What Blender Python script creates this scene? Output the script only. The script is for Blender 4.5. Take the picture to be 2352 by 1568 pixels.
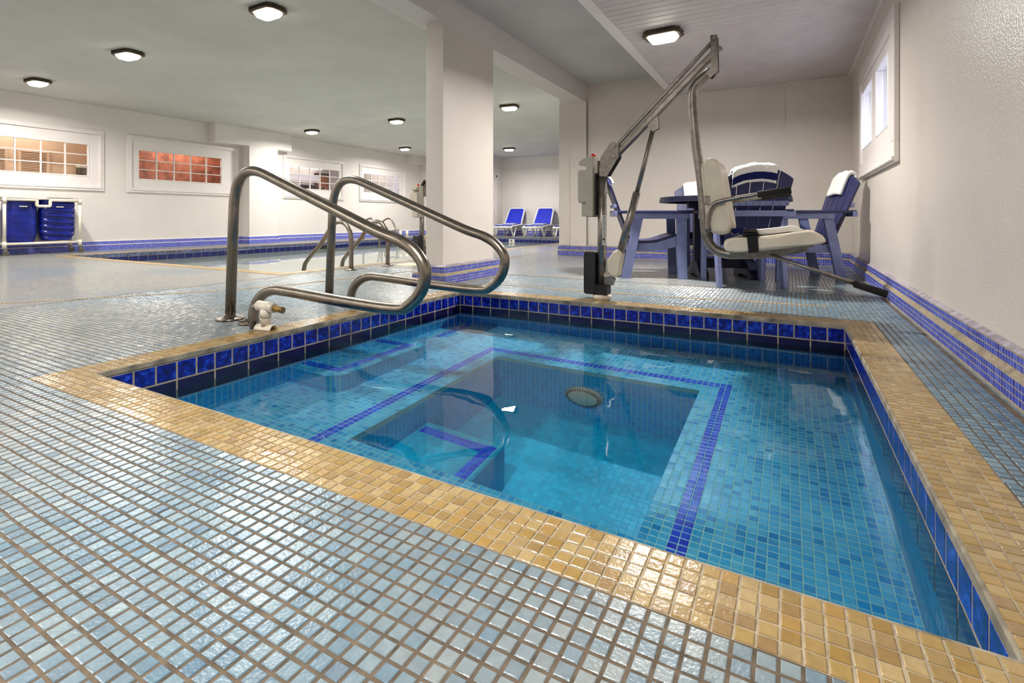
import bpy, math, random
import numpy as np
from mathutils import Vector, Matrix

random.seed(7)
rng = np.random.default_rng(7)
SC = bpy.context.scene
for o in list(bpy.data.objects):
    bpy.data.objects.remove(o)
C = SC.collection
R = math.radians

# ------------------------------------------------------------------ camera, world, exposure
cam_data = bpy.data.cameras.new('camera')
cam_data.sensor_width = 36.0
cam_data.lens = 36.0 * 1158.0 / 2352.0
cam_data.shift_y = -(784.0 - 500.0) / 2352.0
cam_data.clip_start = 0.02
cam = bpy.data.objects.new('camera', cam_data)
cam.location = (0, 0, 0.6)
cam.rotation_euler = (R(90), 0, math.atan(636.0 / 1158.0))
C.objects.link(cam)
SC.camera = cam

world = bpy.data.worlds.new('daylight')
SC.world = world
world.use_nodes = True
wb = world.node_tree.nodes['Background']
wb.inputs[0].default_value = (0.55, 0.70, 1.0, 1)
wb.inputs[1].default_value = 12.0

SC.view_settings.view_transform = 'Standard'
SC.view_settings.look = 'None'
SC.view_settings.gamma = 1.0
SC.view_settings.use_curve_mapping = False
SC.view_settings.exposure = 0.68
LAMP_W = 54.0            # one ceiling fixture
SC.cycles.max_bounces = 10
SC.cycles.diffuse_bounces = 6
SC.cycles.glossy_bounces = 4
SC.cycles.transparent_max_bounces = 12
SC.cycles.sample_clamp_indirect = 12.0
SC.cycles.caustics_reflective = False
SC.cycles.caustics_refractive = True
SC.cycles.use_denoising = True


# ------------------------------------------------------------------ materials
def lin(c):
    return tuple(((v / 255.0) / 12.92) if v / 255.0 <= 0.04045 else (((v / 255.0) + 0.055) / 1.055) ** 2.4 for v in c) + (1.0,)


class NT:
    def __init__(s, name):
        s.m = bpy.data.materials.new(name)
        s.m.use_nodes = True
        s.t = s.m.node_tree
        s.b = s.t.nodes['Principled BSDF']
        s.out = s.t.nodes['Material Output']

    def n(s, typ, **kw):
        x = s.t.nodes.new(typ)
        for k, v in kw.items():
            setattr(x, k, v)
        return x

    def l(s, a, b):
        s.t.links.new(a, b)

    def noise(s, scale, detail=2.0, vec=None, rough=0.5):
        x = s.n('ShaderNodeTexNoise')
        x.inputs['Scale'].default_value = scale
        x.inputs['Detail'].default_value = detail
        x.inputs['Roughness'].default_value = rough
        if vec is None:
            g = s.n('ShaderNodeNewGeometry')
            vec = g.outputs['Position']
        s.l(vec, x.inputs['Vector'])
        return x.outputs['Fac']

    def ramp(s, fac, stops, interp='LINEAR'):
        x = s.n('ShaderNodeValToRGB')
        cr = x.color_ramp
        cr.interpolation = interp
        while len(cr.elements) < len(stops):
            cr.elements.new(0.5)
        for e, (p, c) in zip(cr.elements, stops):
            e.position = p
            e.color = c
        s.l(fac, x.inputs[0])
        return x.outputs[0]

    def mix(s, f, a, b, mode='MIX'):
        x = s.n('ShaderNodeMix', data_type='RGBA', blend_type=mode)
        for i, v in ((0, f), (6, a), (7, b)):
            if isinstance(v, (int, float)):
                x.inputs[i].default_value = v
            elif isinstance(v, tuple):
                x.inputs[i].default_value = v
            else:
                s.l(v, x.inputs[i])
        return x.outputs[2]

    def math(s, op, a, b=None, c=None):
        x = s.n('ShaderNodeMath', operation=op)
        for i, v in enumerate((a, b, c)):
            if v is None:
                continue
            if isinstance(v, (int, float)):
                x.inputs[i].default_value = v
            else:
                s.l(v, x.inputs[i])
        return x.outputs[0]

    def bump(s, h, strength=0.3, dist=0.002):
        x = s.n('ShaderNodeBump')
        x.inputs['Strength'].default_value = strength
        x.inputs['Distance'].default_value = dist
        s.l(h, x.inputs['Height'])
        s.l(x.outputs[0], s.b.inputs['Normal'])
        return x

    def base(s, v):
        if isinstance(v, tuple):
            s.b.inputs['Base Color'].default_value = v
        else:
            s.l(v, s.b.inputs['Base Color'])

    def set(s, rough=None, metal=None, spec=None, coat=None):
        if rough is not None:
            s.b.inputs['Roughness'].default_value = rough
        if metal is not None:
            s.b.inputs['Metallic'].default_value = metal
        if spec is not None:
            s.b.inputs['Specular IOR Level'].default_value = spec
        if coat is not None:
            s.b.inputs['Coat Weight'].default_value = coat
            s.b.inputs['Coat Roughness'].default_value = 0.1
        return s


def plain(name, rgb, rough=0.5, metal=0.0, var=0.06, scale=8.0, bump=0.0, bscale=60.0, spec=0.5):
    t = NT(name)
    c = lin(rgb)
    d = tuple(max(0.0, v * (1 - var * 2)) for v in c[:3]) + (1,)
    e = tuple(min(1.0, v * (1 + var)) for v in c[:3]) + (1,)
    t.base(t.ramp(t.noise(scale, 3), [(0.3, d), (0.7, e)]))
    t.set(rough, metal, spec)
    if bump:
        t.bump(t.noise(bscale, 4), bump, 0.003)
    return t.m


def island(t):
    g = t.n('ShaderNodeNewGeometry')
    oi = t.n('ShaderNodeObjectInfo')
    s = t.math('ADD', g.outputs['Random Per Island'], oi.outputs['Random'])
    return t.math('FRACT', s), g.outputs['Position']


def zone(t, scale):
    # noise plus an x ramp: deck tile colours turn bluer toward the right wall
    g = t.n('ShaderNodeNewGeometry')
    sep = t.n('ShaderNodeSeparateXYZ')
    t.l(g.outputs['Position'], sep.inputs[0])
    mr = t.n('ShaderNodeMapRange')
    mr.inputs['From Min'].default_value = -1.6; mr.inputs['From Max'].default_value = 0.5
    mr.inputs['To Min'].default_value = -0.08; mr.inputs['To Max'].default_value = 0.14
    t.l(sep.outputs[0], mr.inputs['Value'])
    return t.math('ADD', t.noise(scale, 3), mr.outputs[0])


def mosaic_piece(name, cols, rough=0.22, big=None, bigscale=0.9, bumps=0.25, bscale=140.0):
    """glazed tile pieces: colour differs from piece to piece"""
    t = NT(name)
    r, pos = island(t)
    n = len(cols)
    col = t.ramp(r, [((i + 0.5) / n, lin(c)) for i, c in enumerate(cols)])
    if big:
        f = t.ramp(zone(t, bigscale), [(0.38, (0, 0, 0, 1)), (0.62, (1, 1, 1, 1))])
        col2 = t.ramp(r, [((i + 0.5) / len(big), lin(c)) for i, c in enumerate(big)])
        col = t.mix(f, col, col2)
    fine = t.noise(55.0, 3)
    col = t.mix(0.35, col, t.ramp(fine, [(0.3, (0.55, 0.55, 0.55, 1)), (0.7, (1, 1, 1, 1))]), 'MULTIPLY')
    t.base(col)
    t.set(rough)
    t.bump(t.noise(bscale, 3), bumps, 0.0012)
    return t.m


def mosaic_field(name, pitch, gw, cols, grout, rough=0.25, axes='xy', big=None, bigscale=0.9):
    """the same tiles where they are too far off to tell apart"""
    t = NT(name)
    g = t.n('ShaderNodeNewGeometry')
    sep = t.n('ShaderNodeSeparateXYZ')
    t.l(g.outputs['Position'], sep.inputs[0])
    d = {'x': 0, 'y': 1, 'z': 2}
    a = t.math('DIVIDE', sep.outputs[d[axes[0]]], pitch)
    b = t.math('DIVIDE', sep.outputs[d[axes[1]]], pitch)
    fa, fb = t.math('FRACT', a), t.math('FRACT', b)
    ia, ib = t.math('FLOOR', a), t.math('FLOOR', b)
    comb = t.n('ShaderNodeCombineXYZ')
    t.l(ia, comb.inputs[0]); t.l(ib, comb.inputs[1])
    wn = t.n('ShaderNodeTexWhiteNoise', noise_dimensions='3D')
    t.l(comb.outputs[0], wn.inputs['Vector'])
    n = len(cols)
    col = t.ramp(wn.outputs['Value'], [((i + 0.5) / n, lin(c)) for i, c in enumerate(cols)])
    if big:
        f = t.ramp(zone(t, bigscale), [(0.38, (0, 0, 0, 1)), (0.62, (1, 1, 1, 1))])
        col = t.mix(f, col, t.ramp(wn.outputs['Value'], [((i + 0.5) / len(big), lin(c)) for i, c in enumerate(big)]))
    ea = t.math('MINIMUM', fa, t.math('SUBTRACT', 1.0, fa))
    eb = t.math('MINIMUM', fb, t.math('SUBTRACT', 1.0, fb))
    e = t.math('MINIMUM', ea, eb)
    mask = t.math('GREATER_THAN', e, gw / pitch / 2)
    t.base(t.mix(mask, lin(grout), col))
    t.b.inputs['Roughness'].default_value = rough
    rr = t.mix(mask, (0.8, 0.8, 0.8, 1), (rough, rough, rough, 1))
    t.l(rr, t.b.inputs['Roughness'])
    h = t.math('ADD', t.math('MULTIPLY', mask, 0.6), t.math('MULTIPLY', t.noise(60, 3), 0.9))
    t.bump(h, 0.25, 0.002)
    return t.m


M = {}


def stucco(name, rgb, rough=0.42, sc=150.0, st=0.35, stain=0.05):
    t = NT(name)
    c = lin(rgb)
    d = tuple(v * (1 - stain) for v in c[:3]) + (1,)
    t.base(t.ramp(t.noise(1.3, 5, rough=0.6), [(0.35, d), (0.6, c)]))
    t.set(rough)
    t.bump(t.noise(sc, 3), st, 0.004)
    return t.m


M['wall'] = stucco('painted_stucco_wall', (216, 207, 197), 0.30, 100, 0.7)
M['wallfar'] = stucco('painted_wall', (226, 220, 215), 0.6, 60, 0.15)
M['ceil'] = stucco('painted_ceiling', (196, 195, 192), 0.7, 25, 0.5, 0.10)
M['beam'] = stucco('painted_beam', (216, 208, 204), 0.5, 120, 0.3)
M['white'] = plain('white_gloss_paint', (230, 223, 220), 0.35, var=0.02)
M['plank'] = plain('soffit_plank_paint', (208, 200, 197), 0.5, var=0.04, scale=5)
M['lilac'] = plain('lilac_grout_cap', (158, 150, 160), 0.8, var=0.2, scale=20, bump=0.6, bscale=120)
M['pvc'] = plain('white_pvc', (222, 212, 196), 0.35, var=0.04)
M['resin'] = plain('white_resin', (226, 226, 224), 0.35, var=0.02)
M['grout'] = plain('brown_grout', (98, 84, 68), 0.85, var=0.25, scale=30, bump=0.4, bscale=400)
M['groutlight'] = plain('pale_grout', (168, 155, 133), 0.85, var=0.15, scale=25, bump=0.5, bscale=200)
M['cement'] = plain('grey_cement_edge', (150, 140, 122), 0.8, var=0.3, scale=14, bump=0.8, bscale=90)
DECK = [(130, 138, 141), (146, 151, 149), (155, 157, 152), (115, 131, 142), (149, 149, 144), (135, 143, 144), (160, 160, 152), (123, 136, 143)]
DECKB = [(88, 118, 136), (107, 134, 148), (98, 127, 146), (124, 147, 156), (78, 108, 131), (115, 139, 150)]
M['deck'] = mosaic_piece('pale_blue_glass_mosaic', DECK, 0.27, big=DECKB, bigscale=0.7, bumps=0.6, bscale=150)
M['deckfield'] = mosaic_field('pale_blue_glass_mosaic_field', 0.0292, 0.0048, DECK, (108, 94, 78), 0.2, 'xy', big=DECKB, bigscale=0.7)
GOLD = [(160, 133, 84), (144, 119, 76), (170, 146, 98), (152, 123, 66), (142, 116, 80), (174, 152, 108), (162, 130, 76)]
M['gold'] = mosaic_piece('golden_tan_glass_mosaic', GOLD, 0.2, bumps=0.5, bscale=110)
M['goldfield'] = mosaic_field('golden_tan_glass_mosaic_field', 0.0292, 0.0035, GOLD, (150, 132, 100), 0.3)
BB = [(38, 60, 190), (56, 80, 205), (28, 46, 165), (84, 108, 215), (46, 66, 196), (66, 92, 210)]
M['bluemos'] = mosaic_piece('cobalt_blue_glass_mosaic', BB, 0.18, bumps=0.3)
M['bluefieldx'] = mosaic_field('cobalt_mosaic_field_x', 0.0254, 0.004, BB, (186, 180, 190), 0.25, 'xz')
M['bluefieldy'] = mosaic_field('cobalt_mosaic_field_y', 0.0254, 0.004, BB, (176, 172, 196), 0.25, 'yz')
AQ = [(84, 202, 252), (62, 190, 248), (108, 211, 252), (4, 160, 236), (72, 195, 250), (0, 152, 228), (96, 206, 252), (80, 198, 250)]
M['aqua'] = mosaic_piece('aqua_glass_mosaic', AQ, 0.3, bumps=0.2)
M['aquawall'] = mosaic_field('aqua_mosaic_wall', 0.0292, 0.0042, [(0, 172, 230), (16, 186, 240), (0, 156, 216)], (130, 212, 220), 0.4, 'xz')
M['aquawally'] = mosaic_field('aqua_mosaic_wall_side', 0.0292, 0.0042, [(0, 172, 230), (16, 186, 240), (0, 156, 216)], (130, 212, 220), 0.4, 'yz')
M['aquafloor'] = mosaic_field('aqua_mosaic_floor', 0.0292, 0.0025, [(0, 172, 216), (0, 160, 204), (10, 182, 226)], (20, 174, 206), 0.4, 'xy')
M['aquagrout'] = plain('aqua_grout', (170, 220, 220), 0.8, var=0.08)
M['stripe'] = mosaic_piece('royal_blue_glass_mosaic', [(10, 70, 244), (24, 92, 250), (6, 56, 226), (30, 104, 252)], 0.25, bumps=0.2)

t = NT('mottled_cobalt_glaze')
f = t.noise(38.0, 5, rough=0.65)
t.base(t.ramp(f, [(0.38, lin((5, 10, 82))), (0.52, lin((8, 24, 140))), (0.68, lin((30, 78, 208)))]))
t.set(0.16)
t.bump(t.noise(50, 3), 0.12, 0.003)
M['cobalt'] = t.m
M['navyglaze'] = plain('navy_black_glaze', (22, 14, 62), 0.12, var=0.2, scale=9)
M['poolnavy'] = plain('pool_navy_glaze', (16, 28, 96), 0.2, var=0.15, scale=9)
M['poolmix'] = mosaic_field('pool_band_mosaic', 0.021, 0.003, [(18, 22, 56), (70, 96, 160), (30, 40, 90), (14, 18, 44), (96, 116, 170)], (130, 138, 150), 0.3, 'yz')
M['poolmixx'] = mosaic_field('pool_band_mosaic_x', 0.021, 0.003, [(18, 22, 56), (70, 96, 160), (30, 40, 90), (14, 18, 44), (96, 116, 170)], (130, 138, 150), 0.3, 'xz')
M['plaster'] = plain('white_pool_plaster', (242, 246, 240), 0.8, var=0.04)

t = NT('brushed_stainless')
f = t.noise(14.0, 5, rough=0.7)
t.base(t.ramp(f, [(0.3, lin((128, 118, 106))), (0.7, lin((152, 143, 132)))]))
t.l(t.ramp(t.noise(40, 4), [(0.3, (0.27, 0.27, 0.27, 1)), (0.7, (0.36, 0.36, 0.36, 1))]), t.b.inputs['Roughness'])
t.set(None, 1.0)
M['steel'] = t.m
t = NT('weathered_steel')
t.base(t.ramp(t.noise(22.0, 5, rough=0.7), [(0.3, lin((112, 105, 98))), (0.55, lin((140, 133, 126))), (0.75, lin((156, 150, 142)))]))
t.set(0.36, 0.85)
M['liftsteel'] = t.m
M['beigeplastic'] = plain('beige_plastic', (176, 168, 152), 0.5, var=0.05)
M['creamplastic'] = plain('cream_plastic', (218, 206, 184), 0.35, var=0.05)
M['blackplastic'] = plain('black_plastic', (22, 20, 20), 0.5, var=0.3)
M['foam'] = plain('black_foam_grip', (26, 22, 20), 0.9, var=0.3, bump=0.4, bscale=200)
M['webbing'] = plain('black_webbing', (16, 16, 18), 0.85, var=0.2, bump=0.4, bscale=300)
M['red'] = plain('red_plastic', (200, 30, 16), 0.35)
M['navy'] = plain('navy_lumber', (36, 38, 84), 0.42, var=0.12, scale=14, bump=0.15, bscale=70)
M['navydark'] = plain('dark_navy_lumber', (18, 18, 52), 0.5, var=0.12, scale=14)
M['peri'] = plain('periwinkle_lumber', (120, 128, 172), 0.5, var=0.08, scale=12, bump=0.15, bscale=70)
M['towel'] = plain('white_terry', (230, 228, 222), 0.95, var=0.05, scale=60, bump=0.9, bscale=260, spec=0.1)
M['towelnavy'] = plain('navy_terry', (28, 34, 86), 0.95, var=0.1, scale=60, bump=0.9, bscale=260, spec=0.1)
M['sling'] = plain('blue_sling_fabric', (14, 36, 190), 0.7, var=0.08, scale=5)
M['bag'] = plain('shiny_blue_vinyl', (12, 30, 128), 0.25, var=0.2, scale=6, bump=0.6, bscale=14)
M['casing'] = plain('bronze_lamp_casing', (84, 72, 58), 0.45, 0.5, var=0.15)
M['drain'] = plain('tan_drain_plastic', (178, 152, 112), 0.6, var=0.15, scale=12)
M['drainslot'] = plain('drain_slot_brown', (84, 62, 40), 0.9, var=0.3)  # dark brown strips drawn where the drain slots open
M['lid'] = plain('cream_lid', (206, 192, 152), 0.6, var=0.08)
M['brass'] = plain('stained_resin_pipe', (150, 118, 52), 0.35, var=0.35, scale=60)
M['rubber'] = plain('grey_rubber', (92, 84, 72), 0.7, var=0.2)
M['metaldot'] = plain('bolt_metal', (150, 146, 140), 0.3, 0.8)
M['label'] = plain('white_label_print', (214, 210, 200), 0.5)
M['ink'] = plain('black_ink', (20, 20, 20), 0.6)
M['orange'] = plain('orange_label_print', (196, 90, 40), 0.5)
M['tan'] = plain('tan_room_paint', (214, 184, 156), 0.7, var=0.04)
M['pinkroom'] = plain('pink_room_paint', (206, 194, 187), 0.7, var=0.05)
M['copper'] = plain('copper_marbled_paint', (186, 112, 84), 0.5, var=0.28, scale=7)
M['brown'] = plain('brown_wood_door', (150, 92, 60), 0.5, var=0.15)
M['darkobj'] = plain('dark_furniture', (60, 48, 46), 0.6)
M['screw'] = M['metaldot']

t = NT('lamp_glow')
e = t.n('ShaderNodeEmission')
e.inputs[0].default_value = (1.0, 0.95, 0.78, 1)
e.inputs[1].default_value = 8.0
t.l(e.outputs[0], t.out.inputs[0])
M['glow'] = t.m
t = NT('tube_glow')
e = t.n('ShaderNodeEmission')
e.inputs[0].default_value = (1.0, 0.96, 0.88, 1)
e.inputs[1].default_value = 3.0
t.l(e.outputs[0], t.out.inputs[0])
M['tubeglow'] = t.m


def glassy(name, tint=(1, 1, 1, 1), ior=1.33, ripple=0.0, rscale=2.0, rough=0.0, dist=0.02, refract=False):
    t = NT(name)
    tr = t.n('ShaderNodeBsdfRefraction' if refract else 'ShaderNodeBsdfTransparent'); tr.inputs[0].default_value = tint
    if refract:
        tr.inputs['IOR'].default_value = ior; tr.inputs['Roughness'].default_value = 0.0
    gl = t.n('ShaderNodeBsdfGlossy'); gl.inputs['Roughness'].default_value = rough
    fr = t.n('ShaderNodeFresnel'); fr.inputs['IOR'].default_value = ior
    if not refract:
        g_ = t.n('ShaderNodeNewGeometry')
        t.l(t.math('ADD', ior, t.math('MULTIPLY', g_.outputs['Backfacing'], 1.0 / ior - ior)), fr.inputs['IOR'])
    mx = t.n('ShaderNodeMixShader')
    if ripple:
        h = t.noise(rscale, 2)
        b = t.n('ShaderNodeBump')
        b.inputs['Strength'].default_value = ripple
        b.inputs['Distance'].default_value = dist
        t.l(h, b.inputs['Height'])
        t.l(b.outputs[0], gl.inputs['Normal'])
    t.l(fr.outputs[0], mx.inputs[0]); t.l(tr.outputs[0], mx.inputs[1]); t.l(gl.outputs[0], mx.inputs[2])
    t.l(mx.outputs[0], t.out.inputs[0])
    return t


wt = glassy('spa_water', (0.84, 0.98, 1.0, 1), 1.333, 0.12, 3.2, 0.0, 0.02, True)
va = wt.n('ShaderNodeVolumeAbsorption')
va.inputs['Color'].default_value = (0.02, 0.80, 0.93, 1)
va.inputs['Density'].default_value = 0.75
wt.l(va.outputs[0], wt.out.inputs['Volume'])
wt.t.links.remove(wt.out.inputs['Volume'].links[0])
M['water'] = wt.m
pw = glassy('pool_water', (0.97, 1.0, 0.99, 1), 1.333, 0.10, 1.6, 0.0, 0.02, True)
va = pw.n('ShaderNodeVolumeAbsorption')
va.inputs['Color'].default_value = (0.55, 0.93, 0.90, 1)
va.inputs['Density'].default_value = 0.22
pw.l(va.outputs[0], pw.out.inputs['Volume'])
pw.t.links.remove(pw.out.inputs['Volume'].links[0])
M['poolwater'] = pw.m
M['glass'] = glassy('window_glass', (0.97, 0.98, 0.98, 1), 1.45).m


# ------------------------------------------------------------------ mesh helpers
class MB:
    def __init__(s):
        s.v = []; s.f = []; s.sm = []

    def add(s, v, f, smooth=False):
        o = len(s.v)
        s.v.extend([tuple(p) for p in v])
        for q in f:
            s.f.append(tuple(i + o for i in q)); s.sm.append(smooth)
        return s

    def box(s, x0, x1, y0, y1, z0, z1, mtx=None, bev=0.0):
        x0, x1 = min(x0, x1), max(x0, x1); y0, y1 = min(y0, y1), max(y0, y1); z0, z1 = min(z0, z1), max(z0, z1)
        if bev <= 0:
            v = [(x, y, z) for z in (z0, z1) for x, y in ((x0, y0), (x1, y0), (x1, y1), (x0, y1))]
            f = [(0, 3, 2, 1), (4, 5, 6, 7), (0, 1, 5, 4), (1, 2, 6, 5), (2, 3, 7, 6), (3, 0, 4, 7)]
        else:
            b = min(bev, (x1 - x0) / 2.01, (y1 - y0) / 2.01, (z1 - z0) / 2.01)
            def ring(i, z):
                return [(x0 + i, y0, z), (x1 - i, y0, z), (x1, y0 + i, z), (x1, y1 - i, z), (x1 - i, y1, z), (x0 + i, y1, z), (x0, y1 - i, z), (x0, y0 + i, z)]
            def ring2(z):
                return [(x0 + b, y0 + b, z)] + [(x1 - b, y0 + b, z)] * 2 + [(x1 - b, y1 - b, z)] * 2 + [(x0 + b, y1 - b, z)] * 2 + [(x0 + b, y0 + b, z)]
            v = []
            f = []
            v += [(x0 + b, y0 + b, z0), (x1 - b, y0 + b, z0), (x1 - b, y1 - b, z0), (x0 + b, y1 - b, z0)]
            v += ring(b, z0 + b) + ring(b, z1 - b)
            v += [(x0 + b, y0 + b, z1), (x1 - b, y0 + b, z1), (x1 - b, y1 - b, z1), (x0 + b, y1 - b, z1)]
            f.append((3, 2, 1, 0)); f.append((20, 21, 22, 23))
            for k in range(8):
                f.append((4 + k, 4 + (k + 1) % 8, 12 + (k + 1) % 8, 12 + k))
            cr = [(0, 1, 4, 5), (1, 2, 6, 7), (2, 3, 8, 9), (3, 0, 10, 11)]
            for a, c, p, q in cr:
                f.append((a, c, q, p))
                f.append((20 + c, 20 + a, p + 8, q + 8))
            f += [(0, 4, 11), (1, 6, 5), (2, 8, 7), (3, 10, 9)]
            f += [(20, 19, 12), (21, 13, 14), (22, 15, 16), (23, 17, 18)]
        if mtx is not None:
            v = [tuple(mtx @ Vector(p)) for p in v]
        return s.add(v, f)

    def bar(s, p, q, w, h, up=(0, 0, 1), bev=0.0):
        """a board from p to q, w wide (sideways) and h deep (along up)"""
        p = Vector(p); q = Vector(q); d = q - p; L = d.length; d.normalize()
        u = Vector(up); side = d.cross(u)
        if side.length < 1e-5:
            side = d.cross(Vector((1, 0, 0)))
        side.normalize(); u = side.cross(d).normalized()
        m = Matrix(((d.x, side.x, u.x, p.x), (d.y, side.y, u.y, p.y), (d.z, side.z, u.z, p.z), (0, 0, 0, 1)))
        return s.box(0, L, -w / 2, w / 2, -h / 2, h / 2, m, bev)

    def tube(s, pts, r, seg=14, caps=True, smooth=True, closed=False):
        P = [Vector(p) for p in pts]
        n = len(P)
        rr = r if isinstance(r, (list, tuple)) else [r] * n
        T = []
        for i in range(n):
            if closed:
                a, b = P[(i - 1) % n], P[(i + 1) % n]
            else:
                a, b = P[max(i - 1, 0)], P[min(i + 1, n - 1)]
            T.append((b - a).normalized())
        up = Vector((0, 0, 1)) if abs(T[0].z) < 0.9 else Vector((1, 0, 0))
        N = (up - T[0] * up.dot(T[0])).normalized()
        v = []; f = []
        for i in range(n):
            if i:
                N = (N - T[i] * N.dot(T[i])).normalized()
            B = T[i].cross(N)
            for k in range(seg):
                a = 2 * math.pi * k / seg
                v.append(P[i] + (N * math.cos(a) + B * math.sin(a)) * rr[i])
        m = n if closed else n - 1
        for i in range(m):
            j = (i + 1) % n
            for k in range(seg):
                k2 = (k + 1) % seg
                f.append((i * seg + k, i * seg + k2, j * seg + k2, j * seg + k))
        s.add(v, f, smooth)
        if caps and not closed:
            o = len(s.v) - len(v)
            s.f.append(tuple(o + k for k in reversed(range(seg)))); s.sm.append(False)
            s.f.append(tuple(o + (n - 1) * seg + k for k in range(seg))); s.sm.append(False)
        return s

    def cyl(s, c, r, h, seg=24, axis='z', r2=None, smooth=True):
        c = Vector(c)
        d = {'x': Vector((1, 0, 0)), 'y': Vector((0, 1, 0)), 'z': Vector((0, 0, 1))}[axis]
        return s.tube([c, c + d * h], [r, r if r2 is None else r2], seg, True, smooth)

    def lathe(s, c, prof, seg=24, smooth=True):
        v = []; f = []
        for (r, z) in prof:
            for k in range(seg):
                a = 2 * math.pi * k / seg
                v.append((c[0] + r * math.cos(a), c[1] + r * math.sin(a), c[2] + z))
        for i in range(len(prof) - 1):
            for k in range(seg):
                k2 = (k + 1) % seg
                f.append((i * seg + k, i * seg + k2, (i + 1) * seg + k2, (i + 1) * seg + k))
        f.append(tuple(reversed(range(seg))))
        f.append(tuple((len(prof) - 1) * seg + k for k in range(seg)))
        return s.add(v, f, smooth)

    def prism(s, poly, a, b, axis='y', mtx=None, bev=0.0):
        """poly in the plane across `axis`, extruded from a to b; bev insets the end rings"""
        def pt(p, t):
            if axis == 'y':
                return (p[0], t, p[1])
            if axis == 'x':
                return (t, p[0], p[1])
            return (p[0], p[1], t)
        n = len(poly)
        cx = sum(p[0] for p in poly) / n; cy = sum(p[1] for p in poly) / n
        rings = [(0.0, a)]
        if bev:
            sg = 1 if b > a else -1
            rings = [(bev, a), (0.0, a + sg * bev), (0.0, b - sg * bev), (bev, b)]
        else:
            rings = [(0, a), (0, b)]
        v = []
        for ins, t_ in rings:
            for p in poly:
                dx, dy = p[0] - cx, p[1] - cy
                L = max(1e-6, math.hypot(dx, dy))
                k = max(0.0, (L - ins) / L)
                v.append(pt((cx + dx * k, cy + dy * k), t_))
        f = []
        for i in range(len(rings) - 1):
            for k in range(n):
                k2 = (k + 1) % n
                f.append((i * n + k, i * n + k2, (i + 1) * n + k2, (i + 1) * n + k))
        f.append(tuple(reversed(range(n))))
        f.append(tuple((len(rings) - 1) * n + k for k in range(n)))
        if mtx is not None:
            v = [tuple(mtx @ Vector(p)) for p in v]
        return s.add(v, f)

    def build(s, name, mat, parent=None, recalc=True):
        me = bpy.data.meshes.new(name)
        me.from_pydata(s.v, [], s.f)
        me.polygons.foreach_set('use_smooth', s.sm)
        if recalc:
            import bmesh
            bm = bmesh.new(); bm.from_mesh(me)
            bmesh.ops.recalc_face_normals(bm, faces=bm.faces)
            bm.to_mesh(me); bm.free()
        me.materials.append(mat)
        me.update()
        o = bpy.data.objects.new(name, me)
        C.objects.link(o)
        if parent is not None:
            o.parent = parent
        return o


def fillet(pts, r, n=7):
    """round the corners of a polyline"""
    P = [Vector(p) for p in pts]
    out = [P[0]]
    for i in range(1, len(P) - 1):
        a, b, c = P[i - 1], P[i], P[i + 1]
        rr = r[i - 1] if isinstance(r, (list, tuple)) else r
        d1 = (a - b); d2 = (c - b)
        l = min(rr, d1.length * 0.48, d2.length * 0.48)
        p = b + d1.normalized() * l; q = b + d2.normalized() * l
        for k in range(n + 1):
            t_ = k / n
            out.append(p * (1 - t_) ** 2 + b * 2 * t_ * (1 - t_) + q * t_ ** 2)
    out.append(P[-1])
    return out


def spline(pts, sub=6):
    P = [Vector(p) for p in pts]
    Q = [P[0] * 2 - P[1]] + P + [P[-1] * 2 - P[-2]]
    out = []
    for i in range(1, len(Q) - 2):
        a, b, c, d = Q[i - 1], Q[i], Q[i + 1], Q[i + 2]
        for k in range(sub):
            t_ = k / sub
            out.append(0.5 * ((2 * b) + (c - a) * t_ + (2 * a - 5 * b + 4 * c - d) * t_ ** 2 + (3 * b - a - 3 * c + d) * t_ ** 3))
    out.append(P[-1])
    return out


def tag(o, label=None, cat=None, group=None, kind=None):
    if label: o['label'] = label
    if cat: o['category'] = cat
    if group: o['group'] = group
    if kind: o['kind'] = kind
    return o


def empty(name, loc=(0, 0, 0), rz=0.0, **kw):
    o = bpy.data.objects.new(name, None)
    o.empty_display_size = 0.1
    o.location = loc
    o.rotation_euler = (0, 0, rz)
    C.objects.link(o)
    return tag(o, **kw)


def struct(name, mb, mat, label, cat, **k):
    return tag(mb.build(name, mat, **k), label, cat, None, 'structure')


def copy_tree(root, loc, rz, label=None, group=None):
    def rec(o, par):
        c = o.copy()
        C.objects.link(c)
        if par is not None:
            c.parent = par
        for ch in list(o.children):
            rec(ch, c)
        return c
    r = rec(root, None)
    r.location = loc
    r.rotation_euler = (0, 0, rz)
    if label: r['label'] = label
    if group: r['group'] = group
    return r


def soften(o, w=0.004, seg=2):
    m = o.modifiers.new('edges', 'BEVEL')
    m.width = w; m.segments = seg; m.limit_method = 'ANGLE'
    m.angle_limit = R(35)
    return o


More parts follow.
